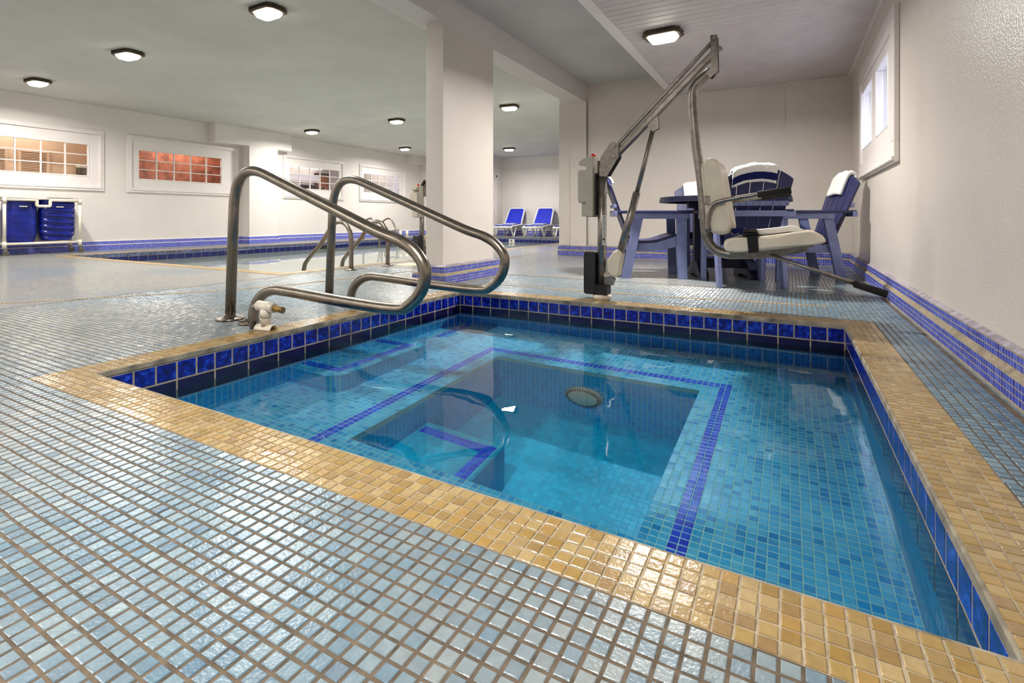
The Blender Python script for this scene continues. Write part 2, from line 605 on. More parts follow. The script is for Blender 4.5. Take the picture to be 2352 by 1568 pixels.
def tiles(cs, U, V, N, su, sv, th=0.0025, ch=0.0016, jit=0.0004, tilt=0.006):
    """cs: centres of the tile undersides (n,3); U,V,N unit vectors; each tile a little chamfered slab"""
    cs = np.asarray(cs, float)
    n = len(cs)
    U, V, N = (np.asarray(a, float) for a in (U, V, N))
    hu = (su / 2 - rng.uniform(0, jit, n))[:, None]; hv = (sv / 2 - rng.uniform(0, jit, n))[:, None]
    tu = rng.normal(0, tilt, n)[:, None]; tv = rng.normal(0, tilt, n)[:, None]
    off = rng.normal(0, jit * 0.6, (n, 2))
    c = cs + off[:, :1] * U + off[:, 1:] * V
    out = np.zeros((n, 12, 3))
    sg = [(-1, -1), (1, -1), (1, 1), (-1, 1)]
    for i, (a, b) in enumerate(sg):
        out[:, i] = c + a * hu * U + b * hv * V
        out[:, i + 4] = c + a * hu * U + b * hv * V + N * (th - ch * 0.7)
        q = (a * (hu - ch)) * tu + (b * (hv - ch)) * tv
        out[:, i + 8] = c + a * (hu - ch) * U + b * (hv - ch) * V + N * (th + q)
    fb = []
    for lo, hi in ((0, 4), (4, 8)):
        for i in range(4):
            j = (i + 1) % 4
            fb.append((lo + i, lo + j, hi + j, hi + i))
    fb.append((8, 9, 10, 11))
    fb = np.array(fb)
    faces = (np.arange(n)[:, None, None] * 12 + fb[None]).reshape(-1, 4)
    return out.reshape(-1, 3), faces


def tile_mesh(name, cs, U, V, N, su, sv, mat, parent, stuff=True, **k):
    v, f = tiles(cs, U, V, N, su, sv, **k)
    me = bpy.data.meshes.new(name)
    me.vertices.add(len(v)); me.vertices.foreach_set('co', v.astype(np.float32).ravel())
    me.loops.add(f.size); me.loops.foreach_set('vertex_index', f.astype(np.int32).ravel())
    me.polygons.add(len(f)); me.polygons.foreach_set('loop_start', np.arange(0, f.size, 4, dtype=np.int32))
    me.polygons.foreach_set('use_smooth', np.zeros(len(f), dtype=bool))
    me.update(calc_edges=True)
    me.materials.append(mat)
    o = bpy.data.objects.new(name, me)
    C.objects.link(o); o.parent = parent
    if stuff:
        o['kind'] = 'stuff'
    return o


def tile_objs(name, cs, U, V, N, su, sv, mat, parent, nvar=6, **k):
    """each tile an object of its own; alike tiles share mesh data"""
    meshes = []
    for i in range(nvar):
        v, f = tiles([(0, 0, 0)], U, V, N, su, sv, **k)
        me = bpy.data.meshes.new(name)
        me.from_pydata([tuple(p) for p in v], [], [tuple(map(int, q)) for q in f])
        me.materials.append(mat); me.update()
        meshes.append(me)
    for i, c in enumerate(cs):
        o = bpy.data.objects.new(name, meshes[i % nvar])
        o.location = c
        C.objects.link(o); o.parent = parent


def nearest_split(cs, n=300, y0=0.0):
    """the n pieces that show largest from where the picture is taken"""
    cs = np.asarray(cs)
    th = math.atan(636.0 / 1158.0)
    r = np.array([math.cos(th), math.sin(th), 0]); f = np.array([-math.sin(th), math.cos(th), 0])
    p = cs - np.array([0, 0, 0.6])
    d = p @ f
    d2 = np.where(d > 0.05, d, 1e9)
    u = 1176 + 1158 * (p @ r) / d2; v = 500 - 1158 * p[:, 2] / d2
    vis = (d > 0.05) & (u > 5) & (u < 2347) & (v < 1563) & (v > 0)
    key = np.where(vis, d, 1e6 + np.abs(d))
    order = np.argsort(key)
    return cs[order[:n]], cs[order[n:]]


# ------------------------------------------------------------------ sizes
XR = 0.67            # right wall
XL = -11.3           # left wall
YB = 7.40            # wall behind the chairs
YF = 15.45           # far wall by the loungers
YC = -3.2            # wall behind the camera
ZC = 2.69
SX0, SX1, SY0, SY1 = -2.354, 0.281, 0.928, 3.405     # spa opening
PX0, PX1, PY0, PY1 = -10.02, -4.80, 3.60, 13.75      # pool opening
CW = 0.146
PI_ = 0.0292
WL = -0.151          # spa water level
BZ = -0.571          # bench
WZ = -1.20           # bottom of the well
WX0, WX1, WY0, WY1 = -1.602, -0.403, 1.515, 2.742
PWL = -0.165


# ------------------------------------------------------------------ floor
def rect_cells(xs, ys, holes):
    xs = sorted(set(xs)); ys = sorted(set(ys))
    for x0, x1 in zip(xs, xs[1:]):
        for y0, y1 in zip(ys, ys[1:]):
            cx, cy = (x0 + x1) / 2, (y0 + y1) / 2
            if any(h[0] < cx < h[1] and h[2] < cy < h[3] for h in holes):
                continue
            yield x0, x1, y0, y1


TX0, TX1, TY0, TY1 = -4.56, 0.62, 0.12, 4.66        # region whose tiles are built one by one
spa_o = (SX0 - CW, SX1 + CW, SY0 - CW, SY1 + CW)
pool_o = (PX0 - CW, PX1 + CW, PY0 - CW, PY1 + CW)
floor = MB()
for x0, x1, y0, y1 in rect_cells([XL - 0.2, pool_o[0], pool_o[1], TX0, spa_o[0], spa_o[1], TX1, XR + 0.1],
                                 [YC - 0.1, TY0, spa_o[2], spa_o[3], TY1, pool_o[2], pool_o[3], YF + 0.1],
                                 [spa_o, pool_o, (TX0, TX1, TY0, TY1)]):
    floor.box(x0, x1, y0, y1, -0.12, 0.0)
floor_o = struct('floor', floor, M['deckfield'], 'pale blue mosaic pool deck around both pools', 'floor')
gr = MB()
for x0, x1, y0, y1 in rect_cells([TX0, spa_o[0], spa_o[1], TX1], [TY0, spa_o[2], spa_o[3], TY1], [spa_o]):
    gr.box(x0, x1, y0, y1, -0.12, -0.0016)
gr.build('grout_bed', M['grout'], floor_o)
# deck tiles on one foot sheets that sit a little out of line with one another
sheet = 12
def lines(lo, a, b, hi):
    n = round((b - a) / PI_); p = (b - a) / n
    left = [a - PI_ * (k + 0.5) for k in range(int((a - lo) / PI_))][::-1]
    return np.array(left + [a + p * (k + 0.5) for k in range(n)] + [b + PI_ * (k + 0.5) for k in range(int((hi - b) / PI_))])
gx = lines(TX0, spa_o[0], spa_o[1], TX1); gy = lines(TY0, spa_o[2], spa_o[3], TY1)
nx, ny = len(gx), len(gy)
ii, jj = np.meshgrid(np.arange(nx), np.arange(ny), indexing='ij')
sx = rng.normal(0, 0.0009, (nx // sheet + 2, ny // sheet + 2)); sy = rng.normal(0, 0.0009, (nx // sheet + 2, ny // sheet + 2))
cx = gx[ii] + sx[ii // sheet, jj // sheet]
cy = gy[jj] + sy[ii // sheet, jj // sheet]
cs = np.stack([cx.ravel(), cy.ravel(), np.full(cx.size, -0.0025)], 1)
keep = ~((cs[:, 0] > spa_o[0] - 0.010) & (cs[:, 0] < spa_o[1] + 0.010) & (cs[:, 1] > spa_o[2] - 0.010) & (cs[:, 1] < spa_o[3] + 0.010))
keep &= ~((cs[:, 0] > -3.03) & (cs[:, 0] < -2.68) & (cs[:, 1] > 3.62))
# nothing of the deck further than the picture could see from a step aside
th_ = math.atan(636.0 / 1158.0)
dep = -cs[:, 0] * math.sin(th_) + cs[:, 1] * math.cos(th_)
lat = cs[:, 0] * math.cos(th_) + cs[:, 1] * math.sin(th_)
keep &= (dep > 0.25) & (np.abs(lat) < dep * 1.35 + 0.5)
cs = cs[keep]
near, rest = nearest_split(cs, 300)
tile_objs('tile', near, (1, 0, 0), (0, 1, 0), (0, 0, 1), 0.0243, 0.0243, M['deck'], floor_o, nvar=12, tilt=0.016)
tile_mesh('mosaic_tiles', rest, (1, 0, 0), (0, 1, 0), (0, 0, 1), 0.0243, 0.0243, M['deck'], floor_o, tilt=0.016)

# ------------------------------------------------------------------ spa pool
spa = empty('spa_pool', (0, 0, 0), label='small square spa pool with clear turquoise water and golden tile coping', cat='spa pool')
# coping bed and grey cement nosing
cb = MB()
for x0, x1, y0, y1 in rect_cells([spa_o[0], SX0, SX1, spa_o[1]], [spa_o[2], SY0, SY1, spa_o[3]], [(SX0, SX1, SY0, SY1)]):
    cb.box(x0, x1, y0, y1, -0.12, -0.0018)
cb.build('coping_bed', M['groutlight'], spa)
ed = MB()
e_ = 0.006
ed.box(SX0 - 0.004, SX0 + e_, SY0, SY1, -0.026, -0.0006, bev=0.003)
ed.box(SX1 - e_, SX1 + 0.004, SY0, SY1, -0.026, -0.0006, bev=0.003)
ed.box(SX0, SX1, SY0 - 0.004, SY0 + e_, -0.026, -0.0006, bev=0.003)
ed.box(SX0, SX1, SY1 - e_, SY1 + 0.004, -0.026, -0.0006, bev=0.003)
ed.build('cement_nosing', M['cement'], spa)
cc = []
nX = round((spa_o[1] - spa_o[0]) / PI_); nY = round((spa_o[3] - spa_o[2]) / PI_)
px_ = (spa_o[1] - spa_o[0]) / nX; py_ = (spa_o[3] - spa_o[2]) / nY
for i in range(nX):
    for j in range(nY):
        if 5 <= i < nX - 5 and 5 <= j < nY - 5:
            continue
        cc.append((spa_o[0] + px_ * (i + 0.5), spa_o[2] + py_ * (j + 0.5), -0.0022))
near, rest = nearest_split(cc, 300)
tile_objs('coping_tile', near, (1, 0, 0), (0, 1, 0), (0, 0, 1), px_ - 0.0032, py_ - 0.0032, M['gold'], spa, nvar=12, tilt=0.012)
tile_mesh('coping_mosaic', rest, (1, 0, 0), (0, 1, 0), (0, 0, 1), px_ - 0.0032, py_ - 0.0032, M['gold'], spa, tilt=0.012)
# walls above and below water
wl = MB()
G3 = 0.0032
for (x0, x1, y0, y1) in ((SX0 - 0.1, SX0 + G3, SY0 - 0.1, SY1 + 0.1), (SX1 - G3, SX1 + 0.1, SY0 - 0.1, SY1 + 0.1), (SX0, SX1, SY0 - 0.1, SY0 + G3), (SX0, SX1, SY1 - G3, SY1 + 0.1)):
    wl.box(x0, x1, y0, y1, -0.276, -0.024)
wl.build('grout_wall', M['groutlight'], spa)
wx = MB(); wy = MB()
wx.box(SX0, SX1, SY1, SY1 + 0.1, BZ - 0.05, -0.275); wx.box(SX0, SX1, SY0 - 0.1, SY0, BZ - 0.05, -0.275)
wy.box(SX0 - 0.1, SX0, SY0 - 0.1, SY1 + 0.1, BZ - 0.05, -0.275); wy.box(SX1, SX1 + 0.1, SY0 - 0.1, SY1 + 0.1, BZ - 0.05, -0.275)
wx.box(WX0, WX1, WY1, WY1 + 0.05, WZ, BZ - 0.0605); wx.box(WX0, WX1, WY0 - 0.05, WY0, WZ, BZ - 0.0605)
wy.box(WX0 - 0.05, WX0, WY0 - 0.05, WY1 + 0.05, WZ, BZ - 0.0605); wy.box(WX1, WX1 + 0.05, WY0 - 0.05, WY1 + 0.05, WZ, BZ - 0.0605)
wx.build('basin_wall', M['aquawall'], spa); wy.build('basin_side_wall', M['aquawally'], spa)
MB().box(WX0, WX1, WY0, WY1, WZ - 0.05, WZ).build('basin_floor', M['aquafloor'], spa)
# glazed wall tiles, each its own piece
TP = 0.0835
def wall_row(name, mat, z0, h, tw, first, run, fixed, axis, nrm, th, parent):
    """a course of wall tiles from `first` to `run` along axis"""
    L = run - first
    n = int(L / tw)
    cs_ = []; p = first
    rem = L - n * tw
    widths = ([rem] if rem > 0.012 else []) + [tw] * n
    objs = {}
    for w in widths:
        c = p + w / 2; p += w
        key = round(w, 4)
        if key not in objs:
            m = MB()
            a, b = -(w - 0.005) / 2, (w - 0.005) / 2
            hh = (h - 0.005) / 2
            s_ = nrm
            if axis == 'x':
                m.box(a, b, 0, s_ * th, -hh, hh, bev=0.0022)
            else:
                m.box(0, s_ * th, a, b, -hh, hh, bev=0.0022)
            o = m.build(name, mat, parent)
            objs[key] = o.data
        else:
            o = bpy.data.objects.new(name, objs[key]); C.objects.link(o); o.parent = parent
        o.location = (c, fixed, z0 + h / 2) if axis == 'x' else (fixed, c, z0 + h / 2)


for nm, mt, z0, h, tw in (('waterline_tile', M['cobalt'], -0.1085, 0.0815, TP), ('bullnose_tile', M['navyglaze'], -0.274, 0.1655, TP * 2)):
    wall_row(nm, mt, z0, h, tw, SX0 + 0.004, SX1 - 0.004, SY1, 'x', -1, 0.004, spa)
    wall_row(nm, mt, z0, h, tw, SX0 + 0.004, SX1 - 0.004, SY0, 'x', 1, 0.004, spa)
    wall_row(nm, mt, z0, h, tw, SY0 + 0.004, SY1 - 0.004, SX0, 'y', 1, 0.004, spa)
    wall_row(nm, mt, z0, h, tw, SY0 + 0.004, SY1 - 0.004, SX1, 'y', -1, 0.004, spa)
# bench with a two tile stripe
bb = MB()
for x0, x1, y0, y1 in rect_cells([SX0, WX0, WX1, SX1], [SY0, WY0, WY1, SY1], [(WX0, WX1, WY0, WY1)]):
    bb.box(x0, x1, y0, y1, BZ - 0.06, BZ - 0.0012)
bb.build('bench', M['aquagrout'], spa)
bx = []; st = []
i0 = math.ceil((SX0 - WX0) / PI_); 
for i in range(-40, 80):
    x = WX0 + PI_ * (i + 0.5)
    if x < SX0 + 0.008 or x > SX1 - 0.008:
        continue
    for j in range(-20, 82):
        y = WY0 + PI_ * (j + 0.5)
        if y < SY0 + 0.008 or y > SY1 - 0.008:
            continue
        if WX0 < x < WX1 and WY0 < y < WY1:
            continue
        dx = max(WX0 - x, x - WX1, 0); dy = max(WY0 - y, y - WY1, 0)
        k = max(dx, dy) / PI_
        (st if 3.0 < k < 5.0 else bx).append((x, y, BZ - 0.002))
near, rest = nearest_split(bx, 300)
tile_objs('bench_tile', near, (1, 0, 0), (0, 1, 0), (0, 0, 1), 0.0262, 0.0262, M['aqua'], spa, nvar=12)
tile_mesh('bench_mosaic', rest, (1, 0, 0), (0, 1, 0), (0, 0, 1), 0.0262, 0.0262, M['aqua'], spa)
near, rest = nearest_split(st, 300)
tile_objs('stripe_tile', near, (1, 0, 0), (0, 1, 0), (0, 0, 1), 0.0262, 0.0262, M['stripe'], spa)
tile_mesh('stripe_mosaic', rest, (1, 0, 0), (0, 1, 0), (0, 0, 1), 0.0262, 0.0262, M['stripe'], spa)
ex = []; ey = []
xl = WX0 + PI_ * math.floor((SX1 - 0.008 - WX0) / PI_ + 0.5); xf = WX0 - PI_ * math.floor((WX0 - SX0 - 0.008) / PI_ + 0.5)
yl = WY0 + PI_ * math.floor((SY1 - 0.008 - WY0) / PI_ + 0.5)
for j in range(-20, 66):
    y = WY0 + PI_ * (j + 0.5)
    if SY0 + 0.008 < y < SY1 - 0.008:
        ex.append(((xl + SX1) / 2 - 0.001, y, BZ - 0.002)); ey.append(((xf + SX0) / 2 + 0.001, y, BZ - 0.002))
tile_mesh('bench_edge_mosaic', ex, (1, 0, 0), (0, 1, 0), (0, 0, 1), SX1 - xl - 0.003, 0.0262, M['aqua'], spa)
tile_mesh('bench_edge_mosaic', ey, (1, 0, 0), (0, 1, 0), (0, 0, 1), xf - SX0 - 0.003, 0.0262, M['aqua'], spa)
ez = [(WX0 + PI_ * (i + 0.5), (yl + SY1) / 2 - 0.001, BZ - 0.002) for i in range(-25, 64)]
tile_mesh('bench_edge_mosaic', ez, (1, 0, 0), (0, 1, 0), (0, 0, 1), 0.0262, SY1 - yl - 0.003, M['aqua'], spa)
# raised entry step along the left wall, rounded corners, striped
SZ = -0.331
def rounded(x0, x1, y0, y1, r=0.09, n=6):
    out = [(x0, y0)]
    for k in range(n + 1):
        a = -math.pi / 2 + (math.pi / 2) * k / n
        out.append((x1 - r + r * math.cos(a), y0 + r + r * math.sin(a)))
    for k in range(n + 1):
        a = (math.pi / 2) * k / n
        out.append((x1 - r + r * math.cos(a), y1 - r + r * math.sin(a)))
    out.append((x0, y1))
    return out
MB().prism(rounded(SX0, -2.0, 1.80, 2.55), BZ - 0.001, SZ - 0.0012, 'z').build('entry_step', M['aquawally'], spa)
a_, b_ = [], []
for i in range(12):
    for j in range(25):
        x = SX0 + 0.004 + PI_ * (i + 0.5); y = 1.812 + PI_ * (j + 0.5)
        if (i >= 10) and (j < 2 or j > 22):
            continue
        onst = (i in (8, 9) and 2 <= j <= 22) or (j in (2, 3, 21, 22) and i <= 9)
        (a_ if onst else b_).append((x, y, SZ - 0.002))
tile_mesh('step_stripe', a_, (1, 0, 0), (0, 1, 0), (0, 0, 1), 0.0262, 0.0262, M['stripe'], spa)
tile_mesh('step_mosaic', b_, (1, 0, 0), (0, 1, 0), (0, 0, 1), 0.0262, 0.0262, M['aqua'], spa)
cs_ = [(SX0 + 0.12 + PI_ * i, 2.93 + PI_ * j, BZ + 0.0006) for i in range(2) for j in range(15)]
tile_mesh('corner_stripe', cs_, (1, 0, 0), (0, 1, 0), (0, 0, 1), 0.0215, 0.0215, M['stripe'], spa)
# lower step inside the well
MB().box(WX0, WX0 + 0.45, WY0, WY0 + 0.52, WZ, -0.87, bev=0.01).build('lower_step', M['aquafloor'], spa)
cs_ = [(WX0 + 0.02 + PI_ * (i + .5), WY0 + 0.43 + PI_ * j, -0.8698) for i in range(13) for j in range(2)] + [(WX0 + 0.385 + PI_ * i, WY0 + 0.03 + PI_ * j, -0.8698) for i in range(2) for j in range(16)]
tile_mesh('lower_step_stripe', cs_, (1, 0, 0), (0, 1, 0), (0, 0, 1), 0.026, 0.026, M['stripe'], spa)
# slotted dome drain cover on the far side of the well
dc = empty('drain_cover', (0, 0, 0))
dc.parent = spa
d = MB()
prof = [(0.115, 0.0), (0.115, 0.012), (0.10, 0.03), (0.07, 0.045), (0.03, 0.052), (0.004, 0.053)]
dm = MB().lathe((0, 0, 0), prof, 32)
mtx = Matrix.Translation((-1.03, WY1, -0.93)) @ Matrix.Rotation(R(90), 4, 'X')
dm.v = [tuple(mtx @ Vector(p)) for p in dm.v]
dm.build('dome', M['creamplastic'], dc)
sl = MB()
for k in range(40):
    a = 2 * math.pi * k / 40
    m2 = mtx @ Matrix.Rotation(a, 4, 'Z') @ Matrix.Translation((0.098, 0, 0.028)) @ Matrix.Rotation(R(48), 4, 'Y')
    sl.box(-0.013, 0.013, -0.003, 0.003, -0.001, 0.004, m2)
tag(sl.build('slots', M['drainslot'], dc), kind='stuff')
wb_ = MB()
def sheet(m, x0, x1, y0, y1, z, n=24):
    v = [(x0 + (x1 - x0) * i / n, y0 + (y1 - y0) * j / n, z) for j in range(n + 1) for i in range(n + 1)]
    f = [(j * (n + 1) + i, j * (n + 1) + i + 1, (j + 1) * (n + 1) + i + 1, (j + 1) * (n + 1) + i) for j in range(n) for i in range(n)]
    return m.add(v, f, True)
sheet(wb_, SX0 + 0.0005, SX1 - 0.0005, SY0 + 0.0005, SY1 - 0.0005, WL)
# the water is a body of its own inside the basin
wtr = tag(wb_.build('spa_water', M['water'], recalc=False), 'clear turquoise water filling the small square spa', 'water', None, 'structure')

# ------------------------------------------------------------------ swimming pool
pool = empty('swimming_pool', (0, 0, 0), label='large swimming pool with pale still water, navy waterline tiles and tan coping', cat='swimming pool')
cb = MB()
for x0, x1, y0, y1 in rect_cells([pool_o[0], PX0, PX1, pool_o[1]], [pool_o[2], PY0, PY1, pool_o[3]], [(PX0, PX1, PY0, PY1)]):
    cb.box(x0, x1, y0, y1, -0.12, 0.003)
cb.build('coping', M['goldfield'], pool)
bs = MB()
bs.box(PX0, PX1, PY0, PY1, -1.45, -1.4)
bs.box(PX0 - 0.1, PX0, PY0, PY1, -1.4, -0.02); bs.box(PX1, PX1 + 0.1, PY0, PY1, -1.4, -0.02)
bs.box(PX0, PX1, PY0 - 0.1, PY0, -1.4, -0.02); bs.box(PX0, PX1, PY1, PY1 + 0.1, -1.4, -0.02)
bs.build('basin', M['plaster'], pool)
MB().box(PX0 - 0.01, PX0 + 0.006, PY0, PY1, -0.06, -0.008).build('band_mosaic', M['poolmix'], pool)
MB().box(PX0, PX1, PY1 - 0.006, PY1 + 0.01, -0.06, -0.008).build('band_mosaic', M['poolmixx'], pool)
MB().box(PX1 - 0.006, PX1 + 0.01, PY0, PY1, -0.06, -0.008).build('band_mosaic', M['poolmix'], pool)
MB().box(PX0, PX1, PY0 - 0.01, PY0 + 0.006, -0.06, -0.008).build('band_mosaic', M['poolmixx'], pool)
wg = MB()
wg.box(PX0 - 0.01, PX0 + 0.003, PY0, PY1, -0.17, -0.06); wg.box(PX0, PX1, PY1 - 0.003, PY1 + 0.01, -0.17, -0.06)
wg.box(PX1 - 0.003, PX1 + 0.01, PY0, PY1, -0.17, -0.06); wg.box(PX0, PX1, PY0 - 0.01, PY0 + 0.003, -0.17, -0.06)
wg.build('tile_grout', M['groutlight'], pool)
wall_row('waterline_tile', M['poolnavy'], -0.165, 0.10, 0.155, PY0, PY1, PX0 + 0.003, 'y', 1, 0.004, pool)
wall_row('waterline_tile', M['poolnavy'], -0.165, 0.10, 0.155, PX0, PX1, PY1 - 0.003, 'x', -1, 0.004, pool)
# depth marker tile with its letter
dmk = MB().box(-7.66, -7.46, PY1 - 0.012, PY1 - 0.004, -0.165, -0.065, bev=0.002).build('depth_marker', M['label'], pool)
lt = MB()
for (a, b, c_, d_) in ((-7.60, -7.58, -0.14, -0.09), (-7.60, -7.53, -0.104, -0.09), (-7.60, -7.53, -0.14, -0.126), (-7.57, -7.545, -0.120, -0.110)):
    lt.box(a, b, PY1 - 0.0145, PY1 - 0.011, c_, d_)
lt.build('marker_letter', M['ink'], dmk)
MB().box(PX0 + 0.003, PX0 + 0.02, 8.35, 8.75, -0.17, -0.075).build('skimmer_mouth', M['blackplastic'], pool)
tag(sheet(MB(), PX0 + 0.001, PX1 - 0.001, PY0 + 0.001, PY1 - 0.001, PWL).build('pool_water', M['poolwater'], recalc=False), 'still pale green water of the large swimming pool', 'water', None, 'structure')


# ------------------------------------------------------------------ walls
def wall_x(name, x0, x1, ys, zs, holes, mat, label):
    m = MB()
    Y = sorted(set(list(ys) + [h[0] for h in holes] + [h[1] for h in holes]))
    Z = sorted(set(list(zs) + [h[2] for h in holes] + [h[3] for h in holes]))
    for a, b in zip(Y, Y[1:]):
        for c_, d_ in zip(Z, Z[1:]):
            if any(h[0] < (a + b) / 2 < h[1] and h[2] < (c_ + d_) / 2 < h[3] for h in holes):
                continue
            m.box(x0, x1, a, b, c_, d_)
    return struct(name, m, mat, label, 'wall')


LWIN = [(2.705, 4.375), (5.19, 6.86), (8.62, 10.28), (11.22, 12.86)]      # glazed openings of the left wall
LCAS = [(2.48, 4.61), (4.985, 7.25), (8.45, 10.45), (11.05, 13.12)]
GZ0, GZ1 = 1.37, 1.945
wall_x('wall_left', XL - 0.04, XL, (YC, 13.95), (0, ZC), [(a, b, GZ0, GZ1) for a, b in LWIN], M['wallfar'], 'long white wall with four inset interior windows')
RW = [(4.68, 5.27), (5.52, 6.20)]
RZ0, RZ1 = 1.28, 1.86
wall_x('wall_right', XR, XR + 0.16, (YC, YB + 0.2), (0, 2.66), [(a, b, RZ0, RZ1) for a, b in RW], M['wall'], 'white textured wall along the narrow side of the spa')
m = MB(); m.box(-2.735, -0.03, YB, YB + 0.15, 0, 2.66); m.box(-0.03, XR, YB - 0.034, YB + 0.15, 0, 2.66)
struct('wall_back', m, M['wall'], 'white wall behind the blue table and chairs', 'wall')
struct('wall_far', MB().box(-8.86, -3.2, YF, YF + 0.15, 0, ZC), M['wallfar'], 'white far wall behind the sun loungers', 'wall')
struct('wall_far_left', MB().box(XL, -8.86, 13.95, 14.1, 0, ZC), M['wallfar'], 'white wall closing the far left end of the pool', 'wall')
m = MB(); m.box(-9.0, -8.86, 14.1, YF + 0.15, 0, ZC)
struct('wall_side', m, M['wallfar'], 'short white wall with the panelled door by the loungers', 'wall')
struct('wall_partition', MB().box(-3.2, -2.735, YB, YB + 0.15, 0, 2.66).box(-3.2, -3.05, YB + 0.15, YF + 0.15, 0, ZC), M['wallfar'], 'white wall running back from the far pier', 'wall')
struct('wall_rear', MB().box(XL - 0.04, XR + 0.16, YC - 0.15, YC, 0, ZC), M['wallfar'], 'white wall closing the near end of the room', 'wall')
struct('ceiling', MB().box(XL - 0.04, -2.9, YC - 0.15, YF + 0.15, ZC, ZC + 0.1), M['ceil'], 'pale grey-green painted ceiling over the swimming pool', 'ceiling')
struct('ceiling_strip', MB().box(-2.9, XR + 0.16, YC - 0.15, YB + 0.15, 2.64, 2.74), M['ceil'], 'grey ceiling strip between the beam and the plank soffit', 'ceiling')
struct('beam', MB().box(-3.02, -2.735, YC, YB, 2.38, ZC), M['beam'], 'long white ceiling beam carried by the square column', 'beam')
struct('beam_box', MB().box(XL, XL + 0.27, 6.56, 8.50, 2.28, ZC).box(XL, XL + 0.27, 13.2, 13.95, 2.45, ZC), M['wallfar'], 'white boxed beam end above the pilaster on the left wall', 'beam')
# pilaster and piers
struct('pilaster', MB().box(XL, XL + 0.30, 7.34, 8.08, 0, 2.28), M['wallfar'], 'white pilaster between the second and third windows', 'pilaster')
colm = struct('column', MB().box(-2.93, -2.737, 3.69, 4.57, 0, 2.385), M['wall'], 'broad white textured column standing beside the spa', 'column')
struct('pier', MB().box(-3.2, -2.735, YB - 0.02, YB + 0.01, 0, 2.385).box(-3.0, -2.735, YB - 0.05, YB + 0.01, 0, 2.385), M['wall'], 'white pier under the far end of the beam', 'column')

# tiled baseboards: a thicker lower course, a ledge and a thinner upper course
def base_geo(name, run0, run1, axis, wallpos, nrm, label, built, parent=None, field=None, out=0.040, out2=0.022, ext=0.0, gext=None):
    gext = ext if gext is None else gext
    text_, ext = ext, gext
    """run along axis; wallpos = wall plane; nrm = +1/-1 direction into the room"""
    m = MB()
    def bx_(d, z0, z1, mm=m, ex=0.0):
        a, b = wallpos, wallpos + nrm * d
        if axis == 'y':
            mm.box(a, b, run0 - ex, run1 + ex, z0, z1)
        else:
            mm.box(run0 - ex, run1 + ex, a, b, z0, z1)
    bx_(out, 0.0, 0.091, ex=ext * out)
    bx_(out - 0.012, 0.091, 0.100, ex=ext * out)
    bx_(out2, 0.10, 0.160, ex=ext * out2)
    if built:
        o = m.build(name, M['groutlight'], parent)
    else:
        o = m.build(name, field, parent)
    if parent is None:
        tag(o, label, 'baseboard', None, 'structure')
        o['kind'] = 'structure'
    cap = MB()
    a, b = wallpos, wallpos + nrm * (out2 + 0.002)
    if axis == 'y':
        cap.prism([(wallpos, 0.160), (b, 0.160), (b, 0.162), (wallpos + nrm * 0.002, 0.174)], run0 - ext * out2, run1 + ext * out2, 'y')
    else:
        cap.prism([(wallpos, 0.160), (b, 0.160), (b, 0.162), (wallpos + nrm * 0.002, 0.174)], run0 - ext * out2, run1 + ext * out2, 'x')
    cap.build('cap', M['lilac'] if built else M['white'], o)
    if not built:
        lg = MB()
        a, b = wallpos, wallpos + nrm * (out + 0.002)
        if axis == 'y':
            lg.box(a, b, run0 - ext * out, run1 + ext * out, 0.089, 0.101)
        else:
            lg.box(run0 - ext * out, run1 + ext * out, a, b, 0.089, 0.101)
        lg.build('ledge', M['white'], o)
    cs1 = []
    if built:
        for d, zs_ in ((out, (0.0205, 0.0459, 0.0713)), (out2, (0.118, 0.1434))):
            r0 = run0 - text_ * d; r1 = run1 + text_ * d
            n = max(1, int((r1 - r0) / 0.0254))
            p = (r1 - r0) / n
            for k in range(n):
                c = r0 + p * (k + 0.5)
                for z in zs_:
                    w = wallpos + nrm * (d - 0.0005)
                    cs1.append((w, c, z) if axis == 'y' else (c, w, z))
    return o, cs1


bo, bcs = base_geo('baseboard_right', YC, YB - 0.035, 'y', XR, -1, 'two-tier cobalt mosaic baseboard along the right wall', True)
near, rest = nearest_split([c for c in bcs if c[1] > 1.2], 300)
tile_objs('tile', near, (0, 1, 0), (0, 0, 1), (-1, 0, 0), 0.0206, 0.0216, M['bluemos'], bo, nvar=8, th=0.0012, ch=0.0008)
tile_mesh('mosaic_tiles', rest, (0, 1, 0), (0, 0, 1), (-1, 0, 0), 0.0206, 0.0216, M['bluemos'], bo, th=0.0012, ch=0.0008)
bo, bcs = base_geo('baseboard_back', -3.2, XR, 'x', YB - 0.035, -1, 'two-tier cobalt mosaic baseboard behind the table and chairs', True)
near, rest = nearest_split(bcs, 0)
tile_mesh('mosaic_tiles', rest, (1, 0, 0), (0, 0, 1), (0, -1, 0), 0.0206, 0.0216, M['bluemos'], bo, th=0.0012, ch=0.0008)
cbase = empty('column_base', (0, 0, 0), label='two-tier cobalt mosaic base wrapped around the broad column', cat='column base', kind='structure')
for (r0, r1, ax, wp, nn) in ((3.69, 4.57, 'y', -2.737, 1), (3.69, 4.57, 'y', -2.93, -1), (-2.93, -2.737, 'x', 3.69, -1), (-2.93, -2.737, 'x', 4.57, 1)):
    o, c1 = base_geo('plinth', r0, r1, ax, wp, nn, '', True, parent=cbase, out=0.09, out2=0.055, ext=1.0, gext=(0.0 if ax == 'y' else 1.0))
    if ax == 'y':
        tile_mesh('mosaic_tiles', c1, (0, 1, 0), (0, 0, 1), (nn, 0, 0), 0.0206, 0.0216, M['bluemos'], o, th=0.0012, ch=0.0008)
    else:
        tile_mesh('mosaic_tiles', c1, (1, 0, 0), (0, 0, 1), (0, nn, 0), 0.0206, 0.0216, M['bluemos'], o, th=0.0012, ch=0.0008)
